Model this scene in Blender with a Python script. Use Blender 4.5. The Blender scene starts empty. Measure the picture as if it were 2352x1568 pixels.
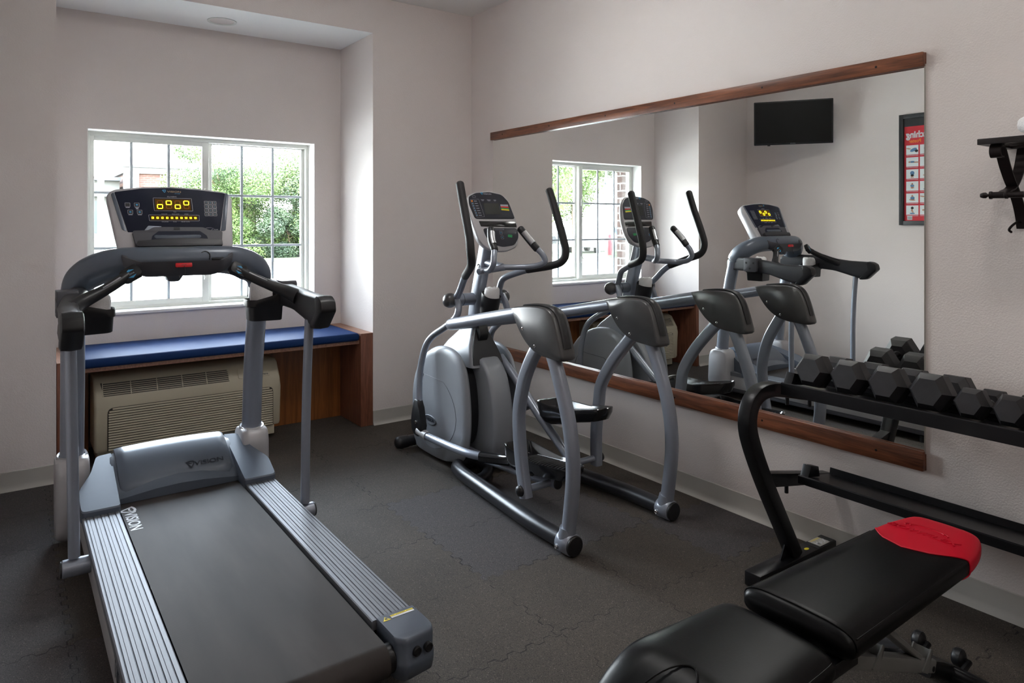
import bpy, bmesh, math, random
from mathutils import Vector, Matrix, noise
random.seed(7)
SC = bpy.context.scene
COL = SC.collection
PI = math.pi

# ------------------------------------------------------------------ camera
CAM_H = 1.41
cam_d = bpy.data.cameras.new('camera'); cam = bpy.data.objects.new('camera', cam_d); COL.objects.link(cam)
cam.location = (0, 0, CAM_H)
cam.rotation_euler = (math.radians(90), 0, -math.radians(35.769))
cam_d.sensor_width = 36; cam_d.sensor_fit = 'HORIZONTAL'
cam_d.lens = 1611.98 / 2352 * 36
cam_d.shift_x = 0; cam_d.shift_y = -(784 - 513.22) / 2352
cam_d.clip_start = .02; cam_d.clip_end = 600
SC.camera = cam

# ------------------------------------------------------------------ view, world, sun
SC.view_settings.view_transform = 'Standard'; SC.view_settings.look = 'None'
SC.cycles.diffuse_bounces = 7; SC.cycles.max_bounces = 14; SC.cycles.transparent_max_bounces = 12
SC.view_settings.gamma = 1; SC.view_settings.use_curve_mapping = False
SC.view_settings.exposure = 1.56
W = bpy.data.worlds.new('sky'); SC.world = W; W.use_nodes = True
wn = W.node_tree.nodes; wl = W.node_tree.links
bg = wn['Background']
tc = wn.new('ShaderNodeTexCoord'); sep = wn.new('ShaderNodeSeparateXYZ'); rp = wn.new('ShaderNodeValToRGB')
wl.new(tc.outputs['Generated'], sep.inputs[0]); wl.new(sep.outputs[2], rp.inputs[0]); wl.new(rp.outputs[0], bg.inputs[0])
rp.color_ramp.elements[0].position = .0; rp.color_ramp.elements[0].color = (.97, .985, 1, 1)
rp.color_ramp.elements[1].position = .8; rp.color_ramp.elements[1].color = (.62, .78, 1, 1)
bg.inputs[1].default_value = 15.0
sun_d = bpy.data.lights.new('sun', 'SUN'); sun = bpy.data.objects.new('sun', sun_d); COL.objects.link(sun)
sun_d.energy = 13; sun_d.angle = math.radians(.6); sun_d.color = (1, .95, .86)
sun.rotation_euler = Vector((-.30, -.42, -.85)).to_track_quat('-Z', 'Y').to_euler()
sun.rotation_euler = Vector((.42, .28, -.86)).to_track_quat('-Z', 'Y').to_euler()
sun.location = (-20, -15, 40)
# daylight portal in the window opening
po_d = bpy.data.lights.new('window_portal', 'AREA'); po = bpy.data.objects.new('window_portal', po_d); COL.objects.link(po)
po_d.shape = 'RECTANGLE'; po_d.size = 1.44; po_d.size_y = 1.16; po_d.cycles.is_portal = True
po.location = (1.152, 5.42, 1.43); po.rotation_euler = (math.radians(-90), 0, 0)

# ------------------------------------------------------------------ helpers: objects
def tag(o, label=None, cat=None, group=None, kind=None):
    if label: o['label'] = label
    if cat: o['category'] = cat
    if group: o['group'] = group
    if kind: o['kind'] = kind
    return o
def empty(name, loc, label, cat, group=None):
    o = bpy.data.objects.new(name, None); COL.objects.link(o); o.location = loc
    o.empty_display_size = .1
    return tag(o, label, cat, group)
def root_of(p):
    v = Vector((0, 0, 0))
    while p is not None:
        v += p.location; p = p.parent
    return v
def copy_tree(o, parent=None):
    c = o.copy(); COL.objects.link(c); c.parent = parent
    for ch in o.children: copy_tree(ch, c)
    return c

class Fr:
    """A local frame: origin and three axes."""
    def __init__(s, o, u, v, n=None):
        s.o = Vector(o); s.u = Vector(u).normalized(); s.v = Vector(v).normalized()
        s.n = Vector(n).normalized() if n is not None else s.u.cross(s.v).normalized()
    def __call__(s, a, b, c=0): return s.o + s.u * a + s.v * b + s.n * c
def FX(x=0): return Fr((x, 0, 0), (0, 1, 0), (0, 0, 1), (1, 0, 0))     # (Y, Z) outlines pushed along X
def FY(y=0): return Fr((0, y, 0), (1, 0, 0), (0, 0, 1), (0, 1, 0))     # (X, Z) outlines pushed along Y
def FZ(z=0): return Fr((0, 0, z), (1, 0, 0), (0, 1, 0), (0, 0, 1))     # (X, Y) outlines pushed along Z

def fillet(pts, r, n=6):
    """Polyline with rounded corners."""
    P = [Vector(p) for p in pts]; rr = r if isinstance(r, (list, tuple)) else [r] * len(P)
    out = [P[0]]
    for i in range(1, len(P) - 1):
        a, b, c = P[i-1], P[i], P[i+1]
        d1 = (a - b); d2 = (c - b); l = min(rr[i], d1.length * .49, d2.length * .49)
        if l < 1e-5: out.append(b); continue
        s, e = b + d1.normalized() * l, b + d2.normalized() * l
        for k in range(n + 1):
            t = k / n; out.append(s * (1-t)**2 + b * 2*t*(1-t) + e * t*t)
    out.append(P[-1]); return out
def spline(pts, n=6):
    """Catmull-Rom through the points."""
    P = [Vector(p) for p in pts]; P = [P[0]*2 - P[1]] + P + [P[-1]*2 - P[-2]]; out = []
    for i in range(1, len(P) - 2):
        p0, p1, p2, p3 = P[i-1:i+3]
        for k in range(n):
            t = k / n
            out.append(.5 * ((2*p1) + (p2-p0)*t + (2*p0-5*p1+4*p2-p3)*t*t + (3*p1-p0-3*p2+p3)*t**3))
    out.append(P[-2]); return out
def rounded(poly, r, n=5):
    """Closed 2-D outline with rounded corners."""
    N = len(poly); rr = r if isinstance(r, (list, tuple)) else [r] * N; out = []
    for i in range(N):
        a, b, c = Vector(poly[i-1]), Vector(poly[i]), Vector(poly[(i+1) % N])
        d1, d2 = a - b, c - b; l = min(rr[i], d1.length * .48, d2.length * .48)
        if l < 1e-5: out.append(tuple(b)); continue
        s, e = b + d1.normalized()*l, b + d2.normalized()*l
        for k in range(n + 1):
            t = k / n; q = s*(1-t)**2 + b*2*t*(1-t) + e*t*t; out.append((q.x, q.y))
    return out
def rect(a0, a1, b0, b1, r=0, n=5):
    p = [(a0, b0), (a1, b0), (a1, b1), (a0, b1)]
    return rounded(p, r, n) if r else p
def ell(ca, cb, ra, rb, n=32, a0=0):
    return [(ca + ra*math.cos(a0+2*PI*k/n), cb + rb*math.sin(a0+2*PI*k/n)) for k in range(n)]

class MB:
    def __init__(s): s.v = []; s.f = []
    def add(s, vs, fs):
        b = len(s.v); s.v += [Vector(x) for x in vs]; s.f += [tuple(i + b for i in f) for f in fs]; return s
    def bm(s, m):
        m.verts.index_update(); s.add([v.co.copy() for v in m.verts], [[v.index for v in f.verts] for f in m.faces]); m.free(); return s
    def box(s, x0, x1, y0, y1, z0, z1, r=0, seg=2):
        return s.obox(((x0+x1)/2, (y0+y1)/2, (z0+z1)/2), (abs(x1-x0), abs(y1-y0), abs(z1-z0)), None, r, seg)
    def obox(s, c, size, rot=None, r=0, seg=2):
        m = bmesh.new(); bmesh.ops.create_cube(m, size=1)
        for v in m.verts: v.co = Vector((v.co.x*size[0], v.co.y*size[1], v.co.z*size[2]))
        if r: bmesh.ops.bevel(m, geom=list(m.edges), offset=min(r, min(size)*.49), segments=seg, affect='EDGES', profile=.5)
        M = (rot.to_3x3() if rot is not None else Matrix.Identity(3))
        for v in m.verts: v.co = M @ v.co + Vector(c)
        return s.bm(m)
    def prism(s, fr, poly, c0, c1, r=0, seg=2, top_only=False):
        """Extrude a closed outline along the frame's third axis, optionally bevelling its rims."""
        m = bmesh.new()
        if c0 > c1: c0, c1 = c1, c0
        A = [m.verts.new((a, b, c0)) for a, b in poly]; B = [m.verts.new((a, b, c1)) for a, b in poly]; n = len(poly)
        fa = m.faces.new(A[::-1]); fb = m.faces.new(B)
        for i in range(n): m.faces.new((A[i], A[(i+1) % n], B[(i+1) % n], B[i]))
        if r:
            es = list(fb.edges) + ([] if top_only else list(fa.edges))
            bmesh.ops.bevel(m, geom=es, offset=r, segments=seg, affect='EDGES', profile=.5, clamp_overlap=True)
        for v in m.verts: v.co = fr(v.co.x, v.co.y, v.co.z)
        bmesh.ops.recalc_face_normals(m, faces=m.faces)
        return s.bm(m)
    def loft(s, rings, cap=True, close=False):
        n = len(rings[0]); vs = [p for r in rings for p in r]; fs = []; R = len(rings)
        for i in range(R - (0 if close else 1)):
            for j in range(n):
                a = i*n + j; b = i*n + (j+1) % n; c = ((i+1) % R)*n + (j+1) % n; d = ((i+1) % R)*n + j
                fs.append((a, b, c, d))
        if cap and not close: fs.append(tuple(range(n))[::-1]); fs.append(tuple((R-1)*n + j for j in range(n)))
        return s.add(vs, fs)
    def tube(s, pts, r, seg=14, cap=True, up=None, ab=(1, 1), ex=2.0, dome=False, close=False):
        P = [Vector(p) for p in pts]; N = len(P)
        rr = list(r) if isinstance(r, (list, tuple)) else [r] * N
        if len(rr) != N: rr = [rr[0] + (rr[-1]-rr[0])*i/(N-1) for i in range(N)]
        T = []
        for i in range(N):
            a = P[i-1] if (i > 0 or close) else P[0]; b = P[(i+1) % N] if (i < N-1 or close) else P[-1]
            T.append((b - a).normalized())
        nrm = Vector(up) if up is not None else (Vector((0, 0, 1)) if abs(T[0].z) < .9 else Vector((0, 1, 0)))
        rings = []
        for i in range(N):
            nn = nrm - T[i] * nrm.dot(T[i]); nn.normalize()
            if up is None: nrm = nn
            bb = T[i].cross(nn); ring = []
            for k in range(seg):
                t = 2*PI*k/seg + PI/seg; c, sn = math.cos(t), math.sin(t)
                ca = math.copysign(abs(c)**(2/ex), c); sa = math.copysign(abs(sn)**(2/ex), sn)
                ring.append(P[i] + nn*ca*rr[i]*ab[0] + bb*sa*rr[i]*ab[1])
            rings.append(ring)
        if dome:
            for end, sg in ((0, -1), (-1, 1)):
                c = P[end]; base = rings[end]; ex_r = []
                for a in (.35, .7, 1.0, 1.3):
                    ex_r.append([c + (p-c)*math.cos(a) + T[end]*sg*rr[end]*math.sin(a)*.8 for p in base])
                if end == 0: rings = ex_r[::-1] + rings
                else: rings = rings + ex_r
        return s.loft(rings, cap, close)
    def lathe(s, o, ax, prof, seg=24, cap=True):
        o = Vector(o); ax = Vector(ax).normalized(); t = Vector((0, 0, 1)) if abs(ax.z) < .9 else Vector((1, 0, 0))
        u = ax.cross(t).normalized(); w = ax.cross(u)
        return s.loft([[o + ax*h + (u*math.cos(2*PI*k/seg) + w*math.sin(2*PI*k/seg))*max(r, 1e-4) for k in range(seg)] for r, h in prof], cap)
    def cyl(s, a, b, r, seg=20, bev=.003):
        a, b = Vector(a), Vector(b); L = (b-a).length; bev = min(bev, L*.3, r*.5)
        return s.lathe(a, b-a, [(r-bev, 0), (r, bev), (r, L-bev), (r-bev, L)], seg)
    def build(s, name, mat, parent=None, angle=.7, smooth=True, subd=0):
        off = root_of(parent); me = bpy.data.meshes.new(name)
        me.from_pydata([tuple(v - off) for v in s.v], [], s.f); me.validate(); me.update()
        b = bmesh.new(); b.from_mesh(me); bmesh.ops.remove_doubles(b, verts=b.verts, dist=1e-5); bmesh.ops.recalc_face_normals(b, faces=b.faces); b.to_mesh(me); b.free()
        me.materials.append(mat)
        if smooth:
            for p in me.polygons: p.use_smooth = True
            me.set_sharp_from_angle(angle=angle)
        o = bpy.data.objects.new(name, me); COL.objects.link(o); o.parent = parent
        if subd:
            md = o.modifiers.new('sub', 'SUBSURF'); md.levels = subd; md.render_levels = subd
        return o
def text_mb(txt, fr, size, depth=.0006, align='CENTER', stretch=1.0, shear=0.0, bold=0.0, c=0.0):
    cu = bpy.data.curves.new('lettering', 'FONT'); cu.body = txt; cu.size = size; cu.extrude = depth
    cu.align_x = align; cu.align_y = 'CENTER'; cu.resolution_u = 3; cu.shear = shear; cu.offset = bold
    o = bpy.data.objects.new('lettering', cu); COL.objects.link(o)
    bpy.context.view_layer.update()
    me = o.evaluated_get(bpy.context.evaluated_depsgraph_get()).to_mesh()
    mb = MB(); mb.add([fr(v.co.x*stretch, v.co.y, v.co.z + c) for v in me.vertices], [tuple(p.vertices) for p in me.polygons])
    o.evaluated_get(bpy.context.evaluated_depsgraph_get()).to_mesh_clear()
    bpy.data.objects.remove(o); bpy.data.curves.remove(cu)
    return mb

# ------------------------------------------------------------------ materials
def srgb(r, g, b):
    f = lambda c: (c/255/12.92) if c/255 <= .04045 else ((c/255+.055)/1.055)**2.4
    return (f(r), f(g), f(b), 1)
class NT:
    def __init__(s, name):
        s.m = bpy.data.materials.new(name); s.m.use_nodes = True; s.t = s.m.node_tree; s.n = s.t.nodes; s.l = s.t.links
        s.b = s.n['Principled BSDF']
    def N(s, ty, **k):
        n = s.n.new('ShaderNode' + ty)
        for a, v in k.items():
            if a.startswith('i_'):
                key = a[2:].replace('_', ' ')
                n.inputs[int(key) if key.isdigit() else key].default_value = v
            else: setattr(n, a, v)
        return n
    def L(s, a, b): s.l.new(a, b)
    def math(s, op, a, b=None, c=None):
        n = s.n.new('ShaderNodeMath'); n.operation = op
        for i, x in enumerate((a, b, c)):
            if x is None: continue
            if isinstance(x, (int, float)): n.inputs[i].default_value = x
            else: s.L(x, n.inputs[i])
        return n.outputs[0]
    def mix(s, f, a, b):
        n = s.n.new('ShaderNodeMix'); n.data_type = 'RGBA'
        for i, x in ((0, f), (6, a), (7, b)):
            if isinstance(x, (int, float, tuple)): n.inputs[i].default_value = x
            else: s.L(x, n.inputs[i])
        return n.outputs[2]
def mat(name, col, rough=.5, metal=0, noise_s=0, noise_a=.08, bump=0, bump_s=200, coat=0, spec=.5, emit=0):
    t = NT(name); b = t.b
    b.inputs['Base Color'].default_value = col; b.inputs['Roughness'].default_value = rough; b.inputs['Metallic'].default_value = metal
    b.inputs['Specular IOR Level'].default_value = spec
    if coat: b.inputs['Coat Weight'].default_value = coat; b.inputs['Coat Roughness'].default_value = .15
    co = t.N('TexCoord').outputs['Object']
    nz = t.N('TexNoise', i_Scale=noise_s or 9.0, i_Detail=3.0); t.L(co, nz.inputs['Vector'])
    k = noise_a if noise_s else .03
    dark = tuple(c*(1-k) for c in col[:3]) + (1,); lite = tuple(min(1, c*(1+k)) for c in col[:3]) + (1,)
    t.L(t.mix(nz.outputs[0], dark, lite), b.inputs['Base Color'])
    if bump:
        n2 = t.N('TexNoise', i_Scale=float(bump_s), i_Detail=3.0); t.L(co, n2.inputs['Vector'])
        bp = t.N('Bump', i_Strength=bump, i_Distance=.002); t.L(n2.outputs[0], bp.inputs['Height']); t.L(bp.outputs[0], b.inputs['Normal'])
    if emit: b.inputs['Emission Color'].default_value = col; b.inputs['Emission Strength'].default_value = emit
    return t.m
def wall_mat(name, col, bump=.5, sc=130):
    t = NT(name); co = t.N('TexCoord').outputs['Object']
    n1 = t.N('TexNoise', i_Scale=float(sc), i_Detail=2.0, i_Roughness=.55); t.L(co, n1.inputs['Vector'])
    rp = t.N('ValToRGB'); rp.color_ramp.elements[0].position = .38; rp.color_ramp.elements[1].position = .66; t.L(n1.outputs[0], rp.inputs[0])
    n2 = t.N('TexNoise', i_Scale=1.3, i_Detail=2.0); t.L(co, n2.inputs['Vector'])
    t.L(t.mix(n2.outputs[0], tuple(c*.96 for c in col[:3])+(1,), tuple(c*1.03 for c in col[:3])+(1,)), t.b.inputs['Base Color'])
    bp = t.N('Bump', i_Strength=bump, i_Distance=.003); t.L(rp.outputs[0], bp.inputs['Height']); t.L(bp.outputs[0], t.b.inputs['Normal'])
    t.b.inputs['Roughness'].default_value = .62
    return t.m
M = {}
M['wall'] = wall_mat('wall_paint', srgb(217, 208, 204), .17, 150)
M['ceiling'] = wall_mat('ceiling_paint', srgb(240, 239, 237), .12)
M['reveal'] = wall_mat('reveal_paint', srgb(236, 233, 229), .15)
M['cove'] = mat('vinyl_cove_base', srgb(172, 168, 161), .5, 0, 3, .05)
M['silver'] = mat('silver_paint', srgb(142, 148, 160), .34, .4, 60, .03, coat=.3)
M['silver_lt'] = mat('light_silver_plastic', srgb(176, 174, 176), .42, .25, 30, .03)
M['alu'] = mat('brushed_aluminium', srgb(112, 114, 120), .58, .5, 40, .05)
M['slate'] = mat('slate_plastic', srgb(84, 92, 104), .36, .15, 30, .03, coat=.2)
M['grey_pl'] = mat('grey_plastic', srgb(72, 72, 78), .5, 0, 30, .05, .12, 400)
M['dk_pl'] = mat('dark_plastic', srgb(42, 42, 46), .46, 0, 30, .06, .12, 500)
M['bk_pl'] = mat('black_plastic', srgb(22, 22, 25), .42, 0, 30, .08, .1, 400)
M['bk_gloss'] = mat('glossy_black_plastic', srgb(24, 24, 26), .16, 0, 30, .05, coat=.4)
M['foam'] = mat('black_foam', srgb(30, 28, 30), .62, 0, 30, .1, .25, 500)
M['bk_steel'] = mat('black_steel', srgb(22, 22, 25), .34, .35, 60, .06, .06, 700)
M['cover'] = mat('charcoal_shroud_plastic', srgb(74, 73, 74), .32, .2, 25, .05, coat=.15)
M['housing'] = mat('warm_grey_plastic', srgb(150, 154, 160), .4, .2, 20, .03)
M['tubeblack'] = mat('satin_black_tube', srgb(44, 44, 48), .32, .3, 60, .05)
M['navy'] = mat('navy_faceplate', srgb(22, 27, 46), .55, 0, 20, .03, spec=.25)
M['consolegrey'] = mat('graphite_faceplate', srgb(46, 47, 54), .5, 0, 20, .03, spec=.3)
M['amber'] = mat('amber_window', srgb(96, 68, 24), .7, 0, 20, .02, spec=.08)
M['seg_on'] = mat('lit_segment', srgb(250, 228, 30), .5, emit=1.5)
M['seg_off'] = mat('unlit_segment', srgb(158, 98, 30), .6, spec=.1)
M['print'] = mat('pale_print', srgb(168, 168, 178), .5)
M['printblue'] = mat('blue_print', srgb(66, 150, 196), .5)
M['printgold'] = mat('gold_print', srgb(176, 150, 112), .4)
M['printdark'] = mat('dark_print', srgb(30, 36, 48), .5)
M['printwhite'] = mat('white_print', srgb(205, 205, 208), .6)
M['red'] = mat('red_plastic', srgb(205, 16, 28), .35)
M['yellow'] = mat('yellow_label', srgb(226, 204, 40), .5)
M['orange'] = mat('orange_print', srgb(226, 126, 36), .5)
M['green'] = mat('green_print', srgb(40, 140, 80), .5)
M['lcd'] = mat('lcd_glass', srgb(58, 60, 58), .15, 0, 20, .02)
M['redvinyl'] = mat('red_vinyl', srgb(190, 4, 36), .45, 0, 8, .05, .05, 200, spec=.3)
M['vinyl'] = mat('black_vinyl', srgb(10, 10, 11), .34, 0, 8, .1, .05, 200, spec=.14)
M['bluevinyl'] = mat('blue_vinyl', srgb(26, 50, 94), .66, 0, 6, .06, .04, 160, spec=.12)
M['ptac'] = mat('putty_plastic', srgb(178, 168, 146), .5, 0, 12, .04)
M['ptacdark'] = mat('vent_shadow', srgb(58, 54, 48), .7)
M['towel'] = mat('white_terry', srgb(232, 230, 230), .9, 0, 60, .05, 1.0, 260)
M['brushed'] = mat('brushed_steel', srgb(190, 190, 192), .3, .85, 40, .04)
M['chrome'] = mat('chrome', srgb(226, 226, 226), .12, 1)
M['steelgrey'] = mat('grey_frame_paint', srgb(124, 124, 122), .45, .3, 40, .05)
M['bronze'] = mat('dark_bronze', srgb(34, 27, 27), .4, .5, 30, .12)
M['vinylframe'] = mat('white_window_vinyl', srgb(214, 214, 208), .4)
M['muntin'] = mat('grille_between_panes', srgb(176, 184, 190), .45)
M['tvframe'] = mat('tv_bezel', srgb(26, 27, 29), .35)
M['tvscreen'] = mat('tv_screen', srgb(3, 3, 3), .45, spec=.2)
M['frameblack'] = mat('poster_frame', srgb(38, 39, 41), .45)
M['posterred'] = mat('poster_red', srgb(196, 34, 48), .5)
M['paper'] = mat('poster_white', srgb(222, 228, 230), .5)
M['skin'] = mat('printed_skin', srgb(190, 140, 116), .6)
M['shirt'] = mat('printed_shirt', srgb(92, 132, 172), .6)
M['shorts'] = mat('printed_shorts', srgb(34, 36, 42), .6)
def hexrubber():
    t = NT('hex_rubber'); co = t.N('TexCoord').outputs['Object']
    n = t.N('TexNoise', i_Scale=30.0, i_Detail=5.0); t.L(co, n.inputs['Vector'])
    t.L(t.mix(n.outputs[0], srgb(17, 17, 19), srgb(38, 36, 40)), t.b.inputs['Base Color'])
    t.b.inputs['Roughness'].default_value = .5
    n2 = t.N('TexNoise', i_Scale=240.0); t.L(co, n2.inputs['Vector'])
    bp = t.N('Bump', i_Strength=.2, i_Distance=.001); t.L(n2.outputs[0], bp.inputs['Height']); t.L(bp.outputs[0], t.b.inputs['Normal'])
    return t.m
M['hexrubber'] = hexrubber()
def wood(name, a, b, ax=1, sc=14, rough=.4):
    t = NT(name); co = t.N('TexCoord').outputs['Object']
    mp = t.N('Mapping'); t.L(co, mp.inputs[0]); sv = [sc, sc, sc]; sv[ax] = sc*.06; mp.inputs['Scale'].default_value = sv
    n = t.N('TexNoise', i_Scale=3.0, i_Detail=6.0, i_Roughness=.6, i_Distortion=.6); t.L(mp.outputs[0], n.inputs['Vector'])
    n2 = t.N('TexNoise', i_Scale=14.0, i_Detail=4.0); t.L(mp.outputs[0], n2.inputs['Vector'])
    f = t.math('ADD', t.math('MULTIPLY', n.outputs[0], .75), t.math('MULTIPLY', n2.outputs[0], .25))
    rp = t.N('ValToRGB'); rp.color_ramp.elements[0].position = .36; rp.color_ramp.elements[1].position = .66
    rp.color_ramp.elements[0].color = a; rp.color_ramp.elements[1].color = b; t.L(f, rp.inputs[0])
    t.L(rp.outputs[0], t.b.inputs['Base Color']); t.b.inputs['Roughness'].default_value = rough
    return t.m
M['walnut'] = wood('walnut_trim', srgb(78, 42, 26), srgb(146, 88, 58), 1, 16)
M['laminateV'] = wood('walnut_laminate_upright', srgb(96, 56, 40), srgb(140, 88, 66), 2, 26)
M['laminate'] = wood('cherry_laminate', srgb(112, 64, 26), srgb(152, 92, 44), 2, 12)
M['laminateTop'] = wood('laminate_edge', srgb(120, 84, 66), srgb(166, 122, 98), 1, 26)
def floor_mat():
    t = NT('rubber_tiles'); geo = t.N('NewGeometry'); sp = t.N('SeparateXYZ'); t.L(geo.outputs['Position'], sp.inputs[0])
    S = .455
    x = t.math('DIVIDE', t.math('ADD', sp.outputs[0], -1.54 + 20*S), S); y = t.math('DIVIDE', t.math('ADD', sp.outputs[1], -3.685 + 20*S), S)
    def wig(c, ph):
        w = t.math('SINE', t.math('MULTIPLY_ADD', c, 2*PI*6, ph)); return t.math('MAXIMUM', t.math('MINIMUM', t.math('MULTIPLY', w, 2.2), 1.0), -1.0)
    xx = t.math('MULTIPLY_ADD', wig(y, .6), .022, x); yy = t.math('MULTIPLY_ADD', wig(x, 2.1), .022, y)
    cb = t.N('CombineXYZ'); t.L(t.math('FLOOR', xx), cb.inputs[0]); t.L(t.math('FLOOR', yy), cb.inputs[1])
    wn_ = t.N('TexWhiteNoise'); wn_.noise_dimensions = '2D'; t.L(cb.outputs[0], wn_.inputs['Vector'])
    def edge(c):
        f = t.math('FRACT', c); return t.math('MINIMUM', f, t.math('SUBTRACT', 1.0, f))
    e = t.math('MINIMUM', edge(xx), edge(yy))
    brk = t.N('TexNoise', i_Scale=5.0, i_Detail=3.0); t.L(geo.outputs['Position'], brk.inputs['Vector'])
    seamw = t.math('MULTIPLY', t.math('MAXIMUM', t.math('SUBTRACT', brk.outputs[0], .40), 0.0), .030)
    seam = t.math('LESS_THAN', e, seamw)
    # fine speckle
    vo = t.N('TexVoronoi', i_Scale=420.0); t.L(geo.outputs['Position'], vo.inputs['Vector'])
    fl = t.N('SeparateColor'); t.L(vo.outputs['Color'], fl.inputs[0])
    fine = t.N('TexNoise', i_Scale=300.0, i_Detail=3.0); t.L(geo.outputs['Position'], fine.inputs['Vector'])
    wear = t.N('TexNoise', i_Scale=2.2, i_Detail=5.0, i_Roughness=.6); t.L(geo.outputs['Position'], wear.inputs['Vector'])
    base = t.mix(wear.outputs[0], srgb(34, 30, 27), srgb(80, 72, 64))
    new = t.math('GREATER_THAN', wn_.outputs[0], .74)
    base = t.mix(t.math('MULTIPLY', new, .75), base, srgb(52, 51, 58))
    base = t.mix(t.math('MULTIPLY', t.math('SUBTRACT', wn_.outputs[0], .3), .3), base, srgb(92, 84, 76))
    base = t.mix(t.math('MULTIPLY', t.math('SUBTRACT', fine.outputs[0], .42), 1.5), base, srgb(104, 98, 92))
    base = t.mix(t.math('MULTIPLY', t.math('GREATER_THAN', fl.outputs[0], .98), .38), base, srgb(150, 138, 126))
    base = t.mix(t.math('MULTIPLY', t.math('LESS_THAN', fl.outputs[1], .2), .5), base, srgb(18, 17, 17))
    base = t.mix(t.math('MULTIPLY', seam, .7), base, srgb(12, 12, 12))
    t.L(base, t.b.inputs['Base Color']); t.b.inputs['Roughness'].default_value = .8; t.b.inputs['Specular IOR Level'].default_value = .3
    hh = t.math('SUBTRACT', t.math('MULTIPLY', fine.outputs[0], .5), t.math('MULTIPLY', seam, 1.0))
    bp = t.N('Bump', i_Strength=.55, i_Distance=.002); t.L(hh, bp.inputs['Height']); t.L(bp.outputs[0], t.b.inputs['Normal'])
    return t.m
M['floor'] = floor_mat()
def belt_mat():
    t = NT('running_belt'); geo = t.N('NewGeometry'); sp = t.N('SeparateXYZ'); t.L(geo.outputs['Position'], sp.inputs[0])
    mp = t.N('Mapping'); t.L(geo.outputs['Position'], mp.inputs[0]); mp.inputs['Scale'].default_value = (9, 1.6, 1)
    n = t.N('TexNoise', i_Scale=1.0, i_Detail=4.0); t.L(mp.outputs[0], n.inputs['Vector'])
    t.L(t.mix(n.outputs[0], srgb(38, 35, 34), srgb(72, 66, 64)), t.b.inputs['Base Color'])
    a = t.math('SINE', t.math('MULTIPLY', sp.outputs[0], 2*PI/.0035)); b = t.math('SINE', t.math('MULTIPLY', sp.outputs[1], 2*PI/.0035))
    bp = t.N('Bump', i_Strength=.12, i_Distance=.0006); t.L(t.math('MULTIPLY', a, b), bp.inputs['Height']); t.L(bp.outputs[0], t.b.inputs['Normal'])
    t.b.inputs['Roughness'].default_value = .7; t.b.inputs['Specular IOR Level'].default_value = .2
    return t.m
M['belt'] = belt_mat()
def brick(name, c1, c2, mortar, sc):
    t = NT(name); geo = t.N('NewGeometry'); sp = t.N('SeparateXYZ'); t.L(geo.outputs['Position'], sp.inputs[0])
    cb = t.N('CombineXYZ'); t.L(t.math('ADD', sp.outputs[0], sp.outputs[1]), cb.inputs[0]); t.L(sp.outputs[2], cb.inputs[1])
    b = t.N('TexBrick', i_Scale=sc); t.L(cb.outputs[0], b.inputs['Vector'])
    b.inputs['Color1'].default_value = c1; b.inputs['Color2'].default_value = c2; b.inputs['Mortar'].default_value = mortar
    b.inputs['Brick Width'].default_value = .23*sc/sc; b.inputs['Row Height'].default_value = .08; b.inputs['Mortar Size'].default_value = .008
    t.L(b.outputs[0], t.b.inputs['Base Color']); t.b.inputs['Roughness'].default_value = .85
    return t.m
M['brick'] = brick('red_brick', srgb(84, 60, 52), srgb(66, 48, 42), srgb(150, 146, 140), 1.0)
M['brickfar'] = brick('far_brick', srgb(66, 40, 31), srgb(72, 46, 36), srgb(86, 72, 64), .4)
def glass():
    t = NT('window_glass'); o = t.n['Material Output']; t.n.remove(t.b)
    tr = t.N('BsdfTransparent'); tr.inputs[0].default_value = (.97, .985, .975, 1); g = t.N('BsdfGlossy', i_Roughness=.02)
    fr = t.N('Fresnel', i_IOR=1.45); mx = t.N('MixShader'); t.L(t.math('MULTIPLY', fr.outputs[0], .8), mx.inputs[0]); t.L(tr.outputs[0], mx.inputs[1]); t.L(g.outputs[0], mx.inputs[2]); t.L(mx.outputs[0], o.inputs[0])
    return t.m
M['glass'] = glass()
def mirror():
    t = NT('mirror_silvering'); o = t.n['Material Output']; t.n.remove(t.b)
    g = t.N('BsdfGlossy', i_Roughness=.0); g.inputs[0].default_value = (.92, .935, .915, 1); t.L(g.outputs[0], o.inputs[0]); return t.m
M['mirror'] = mirror()
def foliage(name, a, b):
    t = NT(name); geo = t.N('NewGeometry'); oi = t.N('TexNoise', i_Scale=1.1, i_Detail=3.0); t.L(geo.outputs['Position'], oi.inputs['Vector'])
    t.L(t.mix(t.math('MULTIPLY_ADD', oi.outputs[0], 2.0, -.5), a, b), t.b.inputs['Base Color']); t.b.inputs['Roughness'].default_value = .6
    t.b.inputs['Transmission Weight'].default_value = 0
    t.b.inputs['Subsurface Weight'].default_value = 0
    return t.m
M['leaf_a'] = foliage('leaf_yellow_green', srgb(58, 80, 14), srgb(108, 116, 26))
M['leaf_b'] = foliage('leaf_soft_green', srgb(42, 64, 26), srgb(80, 96, 42))
M['leaf_c'] = foliage('leaf_dark_green', srgb(20, 34, 16), srgb(40, 56, 24))
M['bark'] = mat('bark', srgb(96, 78, 62), .9, 0, 12, .2)
M['grass'] = mat('grass', srgb(38, 46, 16), .9, 0, 3, .25)
M['concrete'] = mat('sunlit_concrete', srgb(206, 202, 194), .85, 0, 2, .06)
M['asphalt'] = mat('pale_asphalt', srgb(58, 58, 60), .85, 0, 2, .08)
M['pale_wall'] = mat('pale_render', srgb(88, 88, 85), .8)
M['roofedge'] = mat('grey_parapet_cap', srgb(50, 53, 56), .6)
M['stone'] = mat('rough_stone', srgb(74, 72, 69), .9, 0, 2, .3)
M['darkglass'] = mat('dark_window_glass', srgb(60, 66, 74), .15)
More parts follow.
